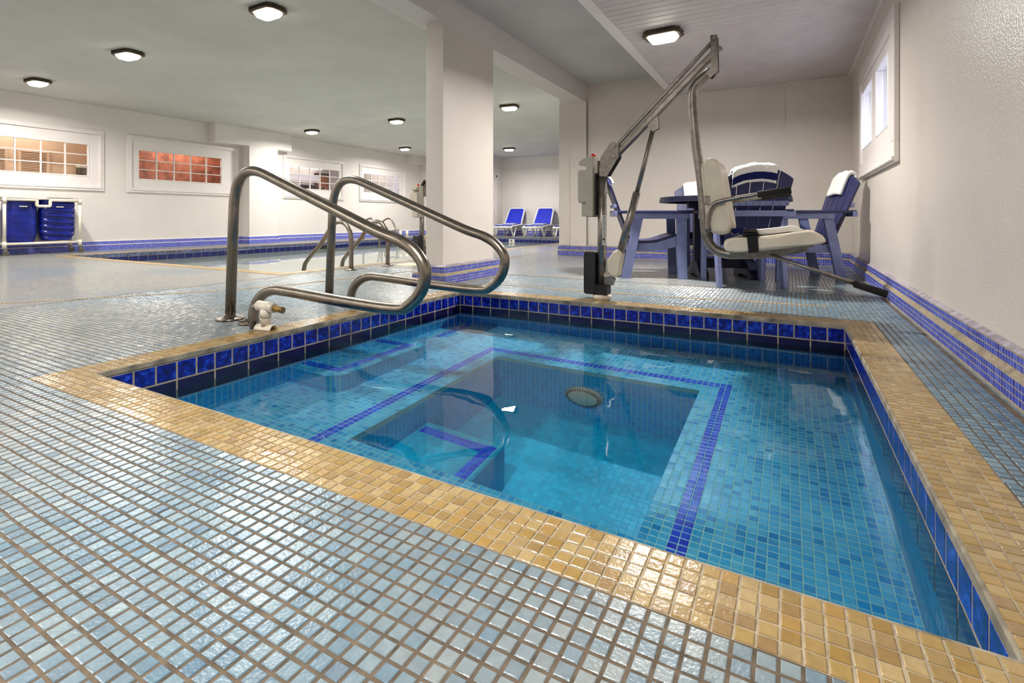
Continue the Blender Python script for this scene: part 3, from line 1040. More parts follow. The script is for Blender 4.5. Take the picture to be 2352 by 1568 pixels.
base_geo('baseboard_left', YC, 7.34, 'y', XL, 1, 'cobalt mosaic baseboard along the near half of the left wall', False, field=M['bluefieldy'])
base_geo('baseboard_left_far', 8.08, 13.95, 'y', XL, 1, 'cobalt mosaic baseboard along the left wall past the pilaster', False, field=M['bluefieldy'])
pb, _ = base_geo('baseboard_pilaster', 7.34, 8.08, 'y', XL + 0.30, 1, 'cobalt mosaic baseboard wrapped round the pilaster', False, field=M['bluefieldy'], ext=1.0)
base_geo('return', XL, XL + 0.30, 'x', 7.34, -1, '', False, parent=pb, field=M['bluefieldx'])
base_geo('baseboard_far', -8.86, -3.2, 'x', YF, -1, 'cobalt mosaic baseboard behind the sun loungers', False, field=M['bluefieldx'])
base_geo('baseboard_far_left', XL, -8.86, 'x', 13.95, -1, 'cobalt mosaic baseboard at the far left end of the pool', False, field=M['bluefieldx'])
base_geo('baseboard_side', 14.95, YF, 'y', -8.86, 1, 'cobalt mosaic baseboard between the far door and the far corner', False, field=M['bluefieldy'])

# plank soffit over the spa: every plank its own piece
sof = struct('soffit', MB().box(-1.43, XR, YC, YB, 2.375, 2.64), M['plank'], 'lowered white plank soffit above the spa', 'soffit')
pl = MB().box(-1.43, XR, 0.002, 0.0996, 2.335, 2.375, bev=0.007)
p0 = pl.build('plank', M['plank'], sof)
n = int((YB - YC) / 0.1016)
p0.location = (0, YC, 0)
for k in range(1, n + 1):
    o = bpy.data.objects.new('plank', p0.data); C.objects.link(o); o.parent = sof
    o.location = (0, YC + k * 0.1016, 0)
    if YC + (k + 1) * 0.1016 > YB: 
        o.scale = (1, max(0.1, (YB - YC - k * 0.1016) / 0.1016), 1)
struct('trim_1', MB().box(-1.47, -1.40, YC, YB, 2.325, 2.64).box(-1.40, -1.375, YC, YB, 2.325, 2.338), M['white'], 'white trim along the open edge of the plank soffit', 'trim')
struct('trim_2', MB().box(XR - 0.025, XR, YC, YB, 2.305, 2.336).box(XR - 0.04, XR - 0.025, YC, YB, 2.322, 2.336), M['white'], 'thin white moulding where the soffit meets the right wall', 'trim')


# ------------------------------------------------------------------ windows
def ring(m, x0, x1, a0, a1, z0, z1, w, bev=0.004):
    m.box(x0, x1, a0, a1, z0, z0 + w, bev=bev); m.box(x0, x1, a0, a1, z1 - w, z1, bev=bev)
    m.box(x0, x1, a0, a0 + w, z0 + w, z1 - w, bev=bev); m.box(x0, x1, a1 - w, a1, z0 + w, z1 - w, bev=bev)


wl_lab = ['leftmost interior window, looking at a tan room with louvred doors', 'interior window glowing copper orange, left of the pilaster',
          'interior window right of the pilaster, showing a bright lobby', 'farthest interior window, beside the far pool corner']
for k, ((a, b), (ca, cb_)) in enumerate(zip(LWIN, LCAS)):
    w = empty('window_%d' % (k + 1), (XL, (a + b) / 2, GZ0), label=wl_lab[k], cat='window', kind='structure')
    def add(mb, nm, mat):
        off = Vector(w.location)
        mb.v = [tuple(Vector(p) - off) for p in mb.v]
        return mb.build(nm, mat, w)
    c1 = MB(); ring(c1, XL, XL + 0.035, ca, cb_, 1.10, 2.22, 0.05); ring(c1, XL, XL + 0.05, ca + 0.04, cb_ - 0.04, 1.14, 2.18, 0.035)
    add(c1, 'casing', M['white'])
    c2 = MB()
    c2.box(XL - 0.001, XL + 0.012, ca + 0.05, a, 1.15, 2.17); c2.box(XL - 0.001, XL + 0.012, b, cb_ - 0.05, 1.15, 2.17)
    c2.box(XL - 0.001, XL + 0.012, a, b, 1.15, GZ0); c2.box(XL - 0.001, XL + 0.012, a, b, GZ1, 2.17)
    add(c2, 'board', M['white'])
    c3 = MB(); ring(c3, XL - 0.035, XL + 0.02, a - 0.015, b + 0.015, GZ0 - 0.015, GZ1 + 0.015, 0.022)
    add(c3, 'sash', M['white'])
    for i in range(1, 5):
        y = a + (b - a) * i / 5
        add(MB().box(XL - 0.03, XL + 0.004, y - 0.009, y + 0.009, GZ0, GZ1), 'muntin', M['white'])
    for i in range(1, 3):
        z = GZ0 + (GZ1 - GZ0) * i / 3
        add(MB().box(XL - 0.03, XL + 0.002, a, b, z - 0.008, z + 0.008), 'muntin', M['white'])
    add(MB().box(XL - 0.022, XL - 0.018, a, b, GZ0, GZ1), 'pane', M['glass'])

w = empty('window_5', (XR, 5.3, 1.2), label='bright daylit window with two panes high on the right wall', cat='window', kind='structure')
def addw(mb, nm, mat):
    off = Vector(w.location)
    mb.v = [tuple(Vector(p) - off) for p in mb.v]
    return mb.build(nm, mat, w)
c1 = MB(); ring(c1, XR - 0.035, XR, 4.33, 6.31, 0.99, 2.09, 0.15); addw(c1, 'casing', M['white'])
c1 = MB(); c1.box(XR - 0.05, XR - 0.03, 4.33, 6.31, 1.0, 1.03, bev=0.004); addw(c1, 'bottom_moulding', M['white'])
c2 = MB()
for (a, b, c_, d_) in ((4.47, 4.68, 1.13, 1.95), (5.27, 5.52, RZ0, RZ1), (6.168, 6.202, 1.13, 1.95)):
    c2.box(XR - 0.018, XR + 0.02, a, b, c_, d_)
c2.box(XR - 0.018, XR + 0.02, 4.68, 6.168, 1.13, RZ0); c2.box(XR - 0.018, XR + 0.02, 4.68, 6.168, RZ1, 1.95)
addw(c2, 'sash', M['white'])
for (a, b) in RW:
    fr_ = MB(); ring(fr_, XR - 0.022, XR + 0.03, a, b, RZ0, RZ1, 0.014); addw(fr_, 'glazing_bead', M['white'])
    addw(MB().box(XR + 0.03, XR + 0.034, a, b, RZ0, RZ1), 'pane', M['glass'])
# daylit well outside
ww = MB()
ww.box(XR + 0.16, XR + 1.1, 4.45, 4.5, 0.9, 2.5); ww.box(XR + 0.16, XR + 1.1, 6.6, 6.65, 0.9, 2.5)
ww.box(XR + 1.05, XR + 1.1, 4.45, 6.65, 0.9, 2.5); ww.box(XR + 0.16, XR + 1.1, 4.45, 6.65, 0.85, 0.9)
struct('window_well', ww, M['white'], 'white light well outside the right wall window', 'light well')

# rooms seen through the left windows
XO = XL - 0.04
rm = [(2.2, 4.88, M['tan'], 0.66, 'tan walls of the narrow room behind the leftmost window', 9),
      (4.92, 7.66, M['copper'], 0.66, 'copper marbled wall behind the second window', 11),
      (11.2, 14.3, M['pinkroom'], 0.76, 'pinkish walls of the narrow room behind the farthest window', 7)]
def room_light(x, y, z, e):
    L = bpy.data.lights.new('room_light', 'AREA'); L.shape = 'RECTANGLE'; L.size = 0.3; L.size_y = 1.0
    L.energy = e; L.color = (1.0, 0.93, 0.84)
    lo = bpy.data.objects.new('room_light', L); C.objects.link(lo); lo.location = (x, y, z)
for k, (a, b, mt, dpt, lab, en) in enumerate(rm):
    m = MB(); x1 = XO; x0 = x1 - dpt
    m.box(x0 - 0.05, x0, a, b, 0.4, 2.5); m.box(x0, x1, a - 0.02, a, 0.4, 2.5); m.box(x0, x1, b, b + 0.02, 0.4, 2.5)
    m.box(x0, x1, a, b, 0.35, 0.4); m.box(x0, x1, a, b, 2.5, 2.55)
    struct('wall_room_%d' % (k + 1), m, mt, lab, 'wall')
    room_light((x0 + x1) / 2, (a + b) / 2, 2.47, en)
m = MB()
m.box(-15.5, -15.45, 7.7, 14.6, 0.4, 2.45); m.box(-15.45, XO, 7.68, 7.7, 0.4, 2.45); m.box(-15.45, -12.27, 14.6, 14.65, 0.4, 2.45)
m.box(-15.45, XO, 7.7, 11.17, 0.35, 0.4); m.box(-15.45, XO, 7.7, 11.17, 2.45, 2.5); m.box(-15.45, -12.27, 11.17, 14.6, 0.35, 0.4); m.box(-15.45, -12.27, 11.17, 14.6, 2.45, 2.5)
struct('wall_room_4', m, M['pinkroom'], 'pinkish walls of the deep lobby behind the third window', 'wall')
room_light(-13.6, 11.0, 2.42, 45)
x0 = XO - 0.66
def louvre(y0, y1, label):
    r = empty('louvred_door', (x0 + 0.005, (y0 + y1) / 2, 0.4), label=label, cat='door', group=None)
    w2 = (y1 - y0) / 2
    f = MB(); ring(f, 0, 0.03, -w2, w2, 0.1, 1.43, 0.05); f.build('frame', M['tan'], r)
    s_ = MB()
    for k in range(42):
        z = 0.16 + k * 0.029
        s_.box(0.0, 0.026, -w2 + 0.04, w2 - 0.04, z, z + 0.014)
    tag(s_.build('slats', M['tan'], r), kind='stuff')
louvre(3.02, 3.49, 'tan louvred door at the left edge of the leftmost interior window')
louvre(3.61, 4.06, 'tan louvred door in the middle of the leftmost interior window')
r = empty('paper_dispenser', (x0 + 0.08, 4.55, 1.42), label='small white and grey dispenser on the tan wall behind the leftmost window', cat='dispenser')
MB().box(-0.075, 0.05, -0.10, 0.10, -0.05, 0.13, bev=0.02).build('body', M['rubber'], r)
MB().box(-0.075, 0.06, -0.11, 0.11, 0.13, 0.20, bev=0.015).build('lid', M['label'], r)
tag(MB().box(-15.3, -15.15, 11.4, 13.0, 2.38, 2.44).build('tube_light', M['tubeglow']), 'long tube light on the lobby ceiling beyond the third window', 'light')
r = empty('bulkhead', (-15.3, 12.2, 1.93), label='white bulkhead band across the lobby seen through the third window', cat='bulkhead', kind='structure')
MB().box(-0.1, 0.1, -0.8, 0.75, 0, 0.2).build('band', M['white'], r)
r = empty('wooden_door', (-15.42, 13.22, 0.4), label='brown wooden door seen through the lobby window', cat='door')
MB().box(0.0, 0.05, -0.30, 0.24, 0, 1.80).build('leaf', M['brown'], r)
ff = MB(); ring(ff, 0, 0.07, -0.36, 0.30, -0.0, 1.87, 0.06); ff.build('frame', M['darkobj'], r)
r = empty('treadmill', (-13.0, 10.6, 0.4), label='dark treadmill console seen through the lobby window', cat='treadmill')
MB().tube(fillet([(0, -.3, 0), (0.1, -.3, 1.05), (0.35, -.3, 1.12)], .1), 0.03, 8).build('rail', M['darkobj'], r)
MB().tube(fillet([(0, .3, 0), (0.1, .3, 1.05), (0.35, .3, 1.12)], .1), 0.03, 8).build('rail', M['darkobj'], r)
MB().box(0.0, 0.06, -.34, .34, 1.0, 1.22, bev=.02).build('console', M['darkobj'], r)

# door in the far side wall
dr = empty('door_1', (-8.86, 14.55, 0), label='white panelled door at the far end, left of the loungers', cat='door', kind='structure')
MB().box(0.0, 0.03, -0.36, 0.36, 0.02, 1.98).build('leaf', M['white'], dr)
for (z0, z1) in ((0.15, 0.75), (0.85, 1.3), (1.4, 1.85)):
    for s_ in (-1, 1):
        q = MB(); ring(q, 0.03, 0.042, min(s_ * 0.05, s_ * 0.29), max(s_ * 0.05, s_ * 0.29), z0, z1, 0.02); q.build('panel', M['white'], dr)
q = MB(); q.box(0, 0.045, -0.44, -0.37, 0, 2.06); q.box(0, 0.045, 0.37, 0.44, 0, 2.06); q.box(0, 0.045, -0.44, 0.44, 1.99, 2.06); q.build('frame', M['white'], dr)


# ------------------------------------------------------------------ ceiling lamps
def lamp_parts(root):
    body = MB()
    poly = [(-0.17, -0.07), (-0.13, -0.115), (0.13, -0.115), (0.17, -0.07), (0.17, 0.07), (0.13, 0.115), (-0.13, 0.115), (-0.17, 0.07)]
    body.prism(poly, 0.0, -0.05, 'z')
    inner = [(x * 1.04, y * 1.06) for x, y in poly]
    body.prism(inner, -0.030, -0.044, 'z')
    soften(body.build('casing', M['casing'], root), 0.006)
    fins = MB()
    for k in range(-7, 8):
        fins.box(k * 0.018 - 0.003, k * 0.018 + 0.003, -0.121, -0.113, -0.045, -0.004)
        fins.box(k * 0.018 - 0.003, k * 0.018 + 0.003, 0.113, 0.121, -0.045, -0.004)
    tag(fins.build('fins', M['casing'], root), kind='stuff')
    ln = MB()
    lp = [(x * 0.80, y * 0.80) for x, y in poly]
    v = [(x, y, -0.050) for x, y in lp] + [(x * 0.8, y * 0.75, -0.088) for x, y in lp]
    f = [(i, (i + 1) % 8, 8 + (i + 1) % 8, 8 + i) for i in range(8)] + [tuple(range(8, 16))]
    ln.add(v, f); ln.build('lens', M['glow'], root)
    for s_ in (-1, 1):
        MB().cyl((s_ * 0.178, 0, -0.037), 0.010, 0.012, 10).build('latch', M['casing'], root)


LAMPS = [((-4.56, 3.24), 'ceiling lamp nearest the camera over the pool deck, brightest of the pool row', 0),
         ((-7.30, 3.24), 'ceiling lamp over the near end of the pool, second in the near row', 0),
         ((-9.98, 3.24), 'small ceiling lamp over the laundry cart', 0),
         ((-9.98, 8.25), 'ceiling lamp above the third interior window', 0),
         ((-10.0, 11.6), 'tiny ceiling lamp near the far left corner', 0),
         ((-4.56, 8.20), 'ceiling lamp right of the column, nearer of the two there', 0),
         ((-7.35, 13.2), 'ceiling lamp right of the column, farther one by the lounger wall', 0),
         ((-7.30, 8.20), 'ceiling lamp hidden behind the column, over mid pool', 0),
         ((-4.56, -1.7), 'ceiling lamp behind the camera on the pool side', 0),
         ((-7.30, -1.7), 'ceiling lamp behind the camera over the open deck', 0),
         ((-9.98, -1.7), 'ceiling lamp behind the camera by the left wall', 0),
         ((-1.03, 4.80), 'ceiling lamp on the plank soffit above the pool lift', 1),
         ((-1.03, 0.10), 'ceiling lamp on the plank soffit above the near end of the spa', 1)]
proto = None
for i, ((x, y), lab, sf) in enumerate(LAMPS):
    z = 2.334 if sf else ZC
    rz = (0.0, 0.12, 0.05, -0.06)[i % 4]
    if proto is None:
        proto = empty('ceiling_lamp', (x, y, z), rz, label=lab, cat='ceiling lamp', group='caged ceiling lamps')
        lamp_parts(proto)
    else:
        copy_tree(proto, (x, y, z), rz, lab)
    L = bpy.data.lights.new('lamp_light', 'AREA')
    L.shape = 'RECTANGLE'; L.size = 0.24; L.size_y = 0.14
    L.energy = LAMP_W * ((1.3 if y > 1 else 0.9) if sf else (0.8 if x < -9 else 1.0))
    L.spread = R(166)
    L.color = (1.0, 0.965, 0.915)
    lo = bpy.data.objects.new('lamp_light', L); C.objects.link(lo)
    lo.location = (x, y, z - 0.096)


# ------------------------------------------------------------------ spa handrails
RAIL = [(-2.895, 0.0), (-2.875, 0.40), (-2.852, 0.66), (-2.832, 0.765), (-2.765, 0.838), (-2.668, 0.871), (-2.578, 0.850),
        (-2.093, 0.667), (-1.745, 0.538), (-1.585, 0.490), (-1.492, 0.437), (-1.444, 0.364), (-1.462, 0.272), (-1.532, 0.200), (-1.625, 0.172),
        (-1.97, 0.181), (-2.38, 0.201), (-2.515, 0.198), (-2.61, 0.156), (-2.665, 0.088), (-2.683, 0.0)]
def spa_rail(y, label):
    r = empty('handrail', (-2.78, y, 0), label=label, cat='handrail', group='spa entry handrails')
    top = fillet([(-0.115, 0, 0.0), (-0.063, 0, 0.945), (0.687, 0, 0.667)], 0.30, 14)[:-1]
    pts = top + spline([(x + 2.78, 0, z) for x, z in RAIL[7:]], 6)
    MB().tube(pts, 0.0285, 20).build('tube', M['steel'], r)
    for x in (-2.895, -2.683):
        f = MB().lathe((x + 2.78, 0, 0), [(0.075, 0.001), (0.078, 0.008), (0.070, 0.013), (0.040, 0.018), (0.034, 0.030), (0.029, 0.032)], 28)
        f.build('flange', M['steel'], r)
    return r
spa_rail(1.81, 'bent stainless handrail over the spa, nearer one beside the white tee fitting')
spa_rail(2.54, 'bent stainless handrail over the spa, farther one in front of the column')

# swimming pool rails
def pool_rail(y, label, x0=-4.40):
    r = empty('pool_rail', (x0, y, 0), label=label, cat='handrail', group='swimming pool stair rails')
    pts = spline([(0, 0, 0), (0, 0, 0.30), (-0.015, 0, 0.43), (-0.09, 0, 0.525), (-0.20, 0, 0.55), (-0.31, 0, 0.50), (-0.52, 0, 0.27), (-0.72, 0, 0.10), (-0.80, 0, -0.04), (-0.83, 0, -0.5)], 5)
    MB().tube(pts, 0.0255, 14).build('tube', M['steel'], r)
    MB().lathe((0, 0, 0), [(0.07, 0.001), (0.07, 0.009), (0.035, 0.022), (0.027, 0.026)], 20).build('flange', M['steel'], r)
pool_rail(4.18, 'arched steel rail into the swimming pool, seen through the nearer spa handrail')
pool_rail(4.78, 'arched steel rail into the swimming pool, farther one by the round lid')

# far ladder and its rail
r = empty('pool_ladder', (-10.12, 10.3, 0), label='steel ladder rails at the far edge of the swimming pool', cat='ladder')
for k, y in enumerate((0.0, 0.72)):
    MB().tube(spline([(-0.25, y, 0), (-0.25, y, 0.34), (-0.18, y, 0.51), (0.0, y, 0.58), (0.14, y, 0.51), (0.30, y, 0.24), (0.34, y, -0.1), (0.34, y, -1.0)], 6), 0.024, 12).build('rail', M['steel'], r)
for z in (-0.3, -0.6, -0.9):
    MB().tube([(0.34, 0, z), (0.34, 0.72, z)], 0.02, 10).build('rung', M['steel'], r)
r = empty('water_return_pipe', (-10.15, 10.9, 0), label='low bent pipe with white fittings beside the far ladder', cat='pipe')
MB().tube(fillet([(0, 0, 0), (0, 0, 0.2), (0.1, 0.5, 0.24)], 0.1), 0.018, 10).build('pipe', M['liftsteel'], r)
for y in (0.55, 0.85):
    MB().cyl((0.1, y, 0), 0.04, 0.22, 12).build('fitting', M['pvc'], r)

# skimmer lid
r = empty('skimmer_lid', (-4.26, 5.02, 0), label='round cream skimmer lid set in the deck by the swimming pool', cat='lid')
MB().lathe((0, 0, 0), [(0.15, 0.0), (0.15, 0.006), (0.14, 0.009), (0.01, 0.010)], 32).build('lid', M['lid'], r)
MB().tube([(0.16 * math.cos(a), 0.16 * math.sin(a), 0.003) for a in [2 * math.pi * k / 32 for k in range(32)]], 0.006, 6, closed=True).build('ring', M['pvc'], r)

# trench drains
def drain(pts, label, w=0.034):
    r = empty('trench_drain', (0, 0, 0), label=label, cat='floor drain', group='trench drains')
    b = MB(); s_ = MB()
    for p, q in zip(pts, pts[1:]):
        P = Vector((p[0], p[1], 0.0)); Q = Vector((q[0], q[1], 0.0))
        d = (Q - P).normalized(); n_ = Vector((-d.y, d.x, 0)) * w / 2
        b.add([P - n_ + Vector((0, 0, -.01)), Q - n_ + Vector((0, 0, -.01)), Q + n_ + Vector((0, 0, -.01)), P + n_ + Vector((0, 0, -.01)),
               P - n_ + Vector((0, 0, .0022)), Q - n_ + Vector((0, 0, .0022)), Q + n_ + Vector((0, 0, .0022)), P + n_ + Vector((0, 0, .0022))],
              [(0, 3, 2, 1), (4, 5, 6, 7), (0, 1, 5, 4), (1, 2, 6, 5), (2, 3, 7, 6), (3, 0, 4, 7)])
        L = (Q - P).length
        k = int(L / 0.021)
        for i in range(k):
            c = P + d * (L * (i + .5) / k)
            s_.bar(c - n_ * 0.62 + Vector((0, 0, .0021)), c + n_ * 0.62 + Vector((0, 0, .0021)), 0.009, 0.001)
    b.build('channel', M['drain'], r)
    tag(s_.build('slots', M['drainslot'], r), kind='stuff')
drain([(-5.6, 0.2), (-4.84, 1.37), (-4.42, 1.98), (-4.11, 2.47), (-3.90, 3.05), (-3.75, 4.0), (-3.70, 5.0), (-3.68, 7.2), (-3.62, 9.0)], 'long tan trench drain crossing the deck between the spa and the swimming pool')
drain([(-2.40, 3.915), (-1.43, 3.90), (-0.6, 3.945), (0.235, 4.02)], 'tan trench drain running behind the pool lift', 0.03)

# tee fitting at the rail foot
r = empty('pipe_tee', (-2.46, 1.735, 0.0), R(10), label='white plastic tee fitting with a stained pipe stub at the spa edge', cat='pipe fitting')
MB().tube([(0, 0, 0.02), (0, 0, 0.125)], 0.024, 16).build('riser', M['pvc'], r)
MB().tube([(0, 0, 0.065), (0, 0, 0.112)], 0.0275, 16).build('collar', M['pvc'], r)
MB().tube([(-0.052, 0.0, 0.128), (0.055, 0.0, 0.118)], 0.0275, 18).build('crosspiece', M['pvc'], r)
MB().tube([(0.045, 0.0, 0.119), (0.118, 0.0, 0.110)], 0.0165, 14).build('pipe_stub', M['brass'], r)
sd = MB()
n = 12
v = []; f = []
for (y_, rad) in ((-0.055, 0.026), (-0.03, 0.024), (0.03, 0.024), (0.055, 0.026)):
    for k in range(n + 1):
        a = math.pi * k / n
        v.append((y_, rad * math.cos(a), rad * math.sin(a)))
for i in range(3):
    for k in range(n):
        f.append((i * (n + 1) + k, i * (n + 1) + k + 1, (i + 1) * (n + 1) + k + 1, (i + 1) * (n + 1) + k))
sd.add(v, f, True)
o = sd.build('saddle', M['pvc'], r); sm = o.modifiers.new('t', 'SOLIDIFY'); sm.thickness = 0.004; sm.offset = 1
MB().tube(fillet([(-0.085, 0.0, 0.0), (-0.085, 0.0, 0.12), (-0.04, 0.0, 0.127)], 0.04), 0.0175, 14).build('grey_pipe', M['liftsteel'], r)


# ------------------------------------------------------------------ pool lift
def round_poly(pts, r, n=4):
    P = [Vector((p[0], p[1], 0)) for p in pts]; out = []
    N = len(P)
    for i in range(N):
        a, b, c = P[i - 1], P[i], P[(i + 1) % N]
        l = min(r, (a - b).length * .45, (c - b).length * .45)
        p = b + (a - b).normalized() * l; q = b + (c - b).normalized() * l
        for k in range(n + 1):
            t_ = k / n
            v = p * (1 - t_) ** 2 + b * 2 * t_ * (1 - t_) + q * t_ ** 2
            out.append((v.x, v.y))
    return out


def lift(loc, rz, label, seat=True):
    r = empty('pool_lift', loc, rz, label=label, cat='pool lift')
    X0 = -1.215; 
    def T(p, y=0.0):
        return (p[0] - X0, y, p[1])
    steel = M['liftsteel']
    MB().lathe((0, 0, 0), [(0.068, 0.0), (0.068, 0.03), (0.05, 0.034)], 28).build('anchor_socket', M['creamplastic'], r)
    MB().tube([T((-1.218, 0.02)), T((-1.212, 0.965))], 0.033, 22).build('mast', steel, r)
    MB().prism(round_poly([(-0.052, 0.03), (0.052, 0.03), (0.052, 0.11), (-0.052, 0.11)], 0.015), -0.05, 0.05, 'y').build('base_clamp', M['blackplastic'], r)
    MB().prism(round_poly([(-0.125, 0.035), (-0.034, 0.035), (-0.034, 0.35), (-0.125, 0.35)], 0.02), -0.055, 0.055, 'y', bev=0.006).build('base_cover', M['blackplastic'], r)
    # control unit
    box = MB().prism([(-0.10, 0.605), (-0.045, 0.605), (-0.045, 1.052), (-0.10, 1.052)], -0.075, 0.075, 'y', bev=0.008)
    bo_ = box.build('control_unit', M['beigeplastic'], r)
    MB().prism(round_poly([(-0.168, 0.71), (-0.10, 0.71), (-0.10, 0.955), (-0.168, 0.955)], 0.02), -0.065, 0.065, 'y', bev=0.008).build('battery', M['beigeplastic'], bo_)
    MB().prism([(-0.165, 0.995), (-0.10, 0.985), (-0.10, 1.048), (-0.125, 1.045), (-0.165, 1.018)], -0.05, 0.05, 'y', bev=0.004).build('hood', M['beigeplastic'], bo_)
    MB().box(-0.145, -0.10, -0.05, 0.05, 0.61, 0.71, bev=0.006).build('lower_box', M['beigeplastic'], bo_)
    MB().cyl((-0.068, 0, 1.05), 0.017, 0.028, 14).build('stop_button', M['red'], bo_)
    MB().box(-0.047, -0.032, -0.03, 0.03, 0.62, 0.93).build('mounting_plate', M['blackplastic'], r)
    cb2 = MB()
    cb2.tube(spline([(-0.085, 0.02, 0.61), (-0.10, 0.025, 0.56), (-0.06, 0.03, 0.45), (-0.045, 0.045, 0.30), (-0.03, 0.05, 0.1)], 5), 0.004, 6)
    if not seat:
        cb2.tube(spline([(-0.07, -0.03, 0.61), (-0.09, -0.035, 0.5), (-0.03, -0.05, 0.35), (0.06, -0.05, 0.16), (0.12, -0.04, 0.08)], 5), 0.006, 6)
        cb2.build('cable', M['label'], r)
    # bracket plates
    poly = [(-0.006, 0.905), (0.052, 0.905), (0.135, 1.038), (0.135, 1.135), (0.11, 1.152), (0.075, 1.148), (0.0, 1.04)]
    for y in (-0.040, 0.034):
        MB().prism(poly, y, y + 0.006, 'y').build('bracket_plate', steel, r)
    MB().tube([(0.0, 0, 0.90), (0.0, 0, 1.02)], 0.036, 20).build('bracket_sleeve', steel, r)
    for p in ((0.105, 1.125), (0.105, 1.045)):
        MB().cyl((p[0], -0.05, p[1]), 0.013, 0.10, 8, 'y').build('bolt', M['metaldot'], r)
    # boom: rectangular lower arm with a thinner rod above
    MB().bar(T((-1.12, 1.046)), T((-0.435, 1.699)), 0.05, 0.043, bev=0.008).build('boom', steel, r)
    MB().bar(T((-1.118, 1.113)), T((-0.440, 1.783)), 0.028, 0.024, bev=0.005).build('upper_rod', steel, r)
    hp = [(-0.458, 1.812), (-0.414, 1.808), (-0.41, 1.575), (-0.455, 1.53), (-0.487, 1.565), (-0.453, 1.60)]
    for y in (-0.034, 0.027):
        MB().prism([(p[0] - X0, p[1]) for p in hp], y, y + 0.007, 'y').build('head_plate', steel, r)
    for p in ((-0.434, 1.79), (-0.434, 1.722)):
        MB().cyl((p[0] - X0, -0.045, p[1]), 0.013, 0.09, 8, 'y').build('bolt', M['metaldot'], r)
    MB().prism([(0.80, 1.705), (0.83, 1.722), (0.80, 1.748)], -0.025, 0.025, 'y').build('head_stop', steel, r)
    # actuator
    MB().prism([(0.02, 0.11), (0.085, 0.105), (0.10, 0.15), (0.075, 0.175), (0.02, 0.16)], -0.02, 0.02, 'y').build('actuator_foot', steel, r)
    MB().prism(round_poly([(0.045, 0.205), (0.085, 0.165), (0.135, 0.175), (0.165, 0.34), (0.135, 0.375), (0.10, 0.36), (0.045, 0.285)], 0.025), -0.045, 0.045, 'y', bev=0.015).build('actuator_motor', M['creamplastic'], r)
    MB().tube([T((-1.082, 0.33)), T((-0.955, 0.785))], 0.027, 18).build('actuator_sleeve', steel, r)
    MB().tube([T((-0.957, 0.775)), T((-0.838, 1.235))], 0.0165, 14).build('actuator_rod', steel, r)
    MB().prism([(p[0] - X0, p[1]) for p in ((-0.90, 1.275), (-0.825, 1.345), (-0.802, 1.30), (-0.80, 1.225), (-0.84, 1.205), (-0.865, 1.24))], -0.02, 0.02, 'y').build('actuator_bracket', steel, r)
    # label on the mast
    lb = MB()
    v = []; f = []
    for z in (0.40, 0.62):
        for k in range(6):
            a = R(-75 + 13 * k)
            v.append((0.003 + 0.0336 * math.cos(a), 0.0336 * math.sin(a), z))
    for k in range(5):
        f.append((k, k + 1, 7 + k, 6 + k))
    lb.add(v, f, True); lb_o = lb.build('label', M['label'], r)
    ink = MB()
    for k in range(26):
        z = 0.41 + 0.0079 * k
        a = R(-70 + (k * 37 % 11)); b = R(-70 + 18 + (k * 53 % 29))
        for (a1, a2) in ((a, (a + b) / 2 - 0.03), ((a + b) / 2 + 0.02, b)):
            q = [(0.003 + 0.0339 * math.cos(t_), 0.0339 * math.sin(t_), zz) for zz in (z, z + 0.0028 + (0.008 if k in (3, 4) else 0)) for t_ in (a1, a2)]
            ink.add(q, [(0, 1, 3, 2)])
    tag(ink.build('print', M['ink'], lb_o), kind='stuff')
    # hanger
    hang = [(-0.452, 1.585), (-0.495, 1.55), (-0.552, 1.50), (-0.575, 1.415), (-0.552, 1.10), (-0.530, 0.936), (-0.513, 0.779), (-0.497, 0.56), (-0.482, 0.465), (-0.440, 0.395), (-0.365, 0.362), (-0.27, 0.363), (-0.085, 0.378), (0.10, 0.422)]
    pts = spline([T(p) for p in hang], 6)
    rad = [0.031] * len(pts)
    MB().tube(pts, rad, 18).build('hanger_tube', steel, r)
    MB().prism(round_poly([(p[0] - X0, p[1]) for p in ((-0.33, 0.345), (-0.06, 0.36), (0.13, 0.43), (0.13, 0.447), (-0.10, 0.41), (-0.33, 0.388))], 0.01), -0.10, 0.10, 'y').build('seat_bracket', steel, r)
    if not seat:
        return r
    # seat back: a hollow moulded panel, thick rim toward the sitter
    bp = round_poly([(p[0] - X0, p[1]) for p in ((-0.455, 0.985), (-0.400, 0.975), (-0.375, 0.92), (-0.318, 0.55), (-0.325, 0.505), (-0.365, 0.492), (-0.43, 0.50), (-0.442, 0.53), (-0.498, 0.93))], 0.035, 5)
    sb = soften(MB().prism(bp, -0.20, 0.20, 'y', bev=0.02).build('seat_back', M['creamplastic'], r), 0.006)
    MB().prism(round_poly([(p[0] - X0, p[1]) for p in ((-0.492, 0.91), (-0.485, 0.94), (-0.435, 0.55), (-0.455, 0.53))], 0.01), -0.16, -0.204, 'y').build('side_rib', M['creamplastic'], sb)
    MB().bar(T((-0.512, 0.652)), T((-0.42, 0.652)), 0.05, 0.05).build('back_connector', steel, r)
    MB().box(0.745, 0.775, -0.206, -0.198, 0.68, 0.74).build('hinge_plate', steel, r)
    # seat pan
    sp = round_poly([(p[0] - X0, p[1]) for p in ((-0.352, 0.465), (-0.30, 0.478), (-0.14, 0.488), (0.04, 0.517), (0.12, 0.525), (0.172, 0.50), (0.19, 0.462), (0.16, 0.447), (-0.10, 0.405), (-0.28, 0.384), (-0.345, 0.39), (-0.36, 0.42))], 0.03, 4)
    soften(MB().prism(sp, -0.215, 0.215, 'y', bev=0.02).build('seat', M['creamplastic'], r), 0.006)
    belt = MB()
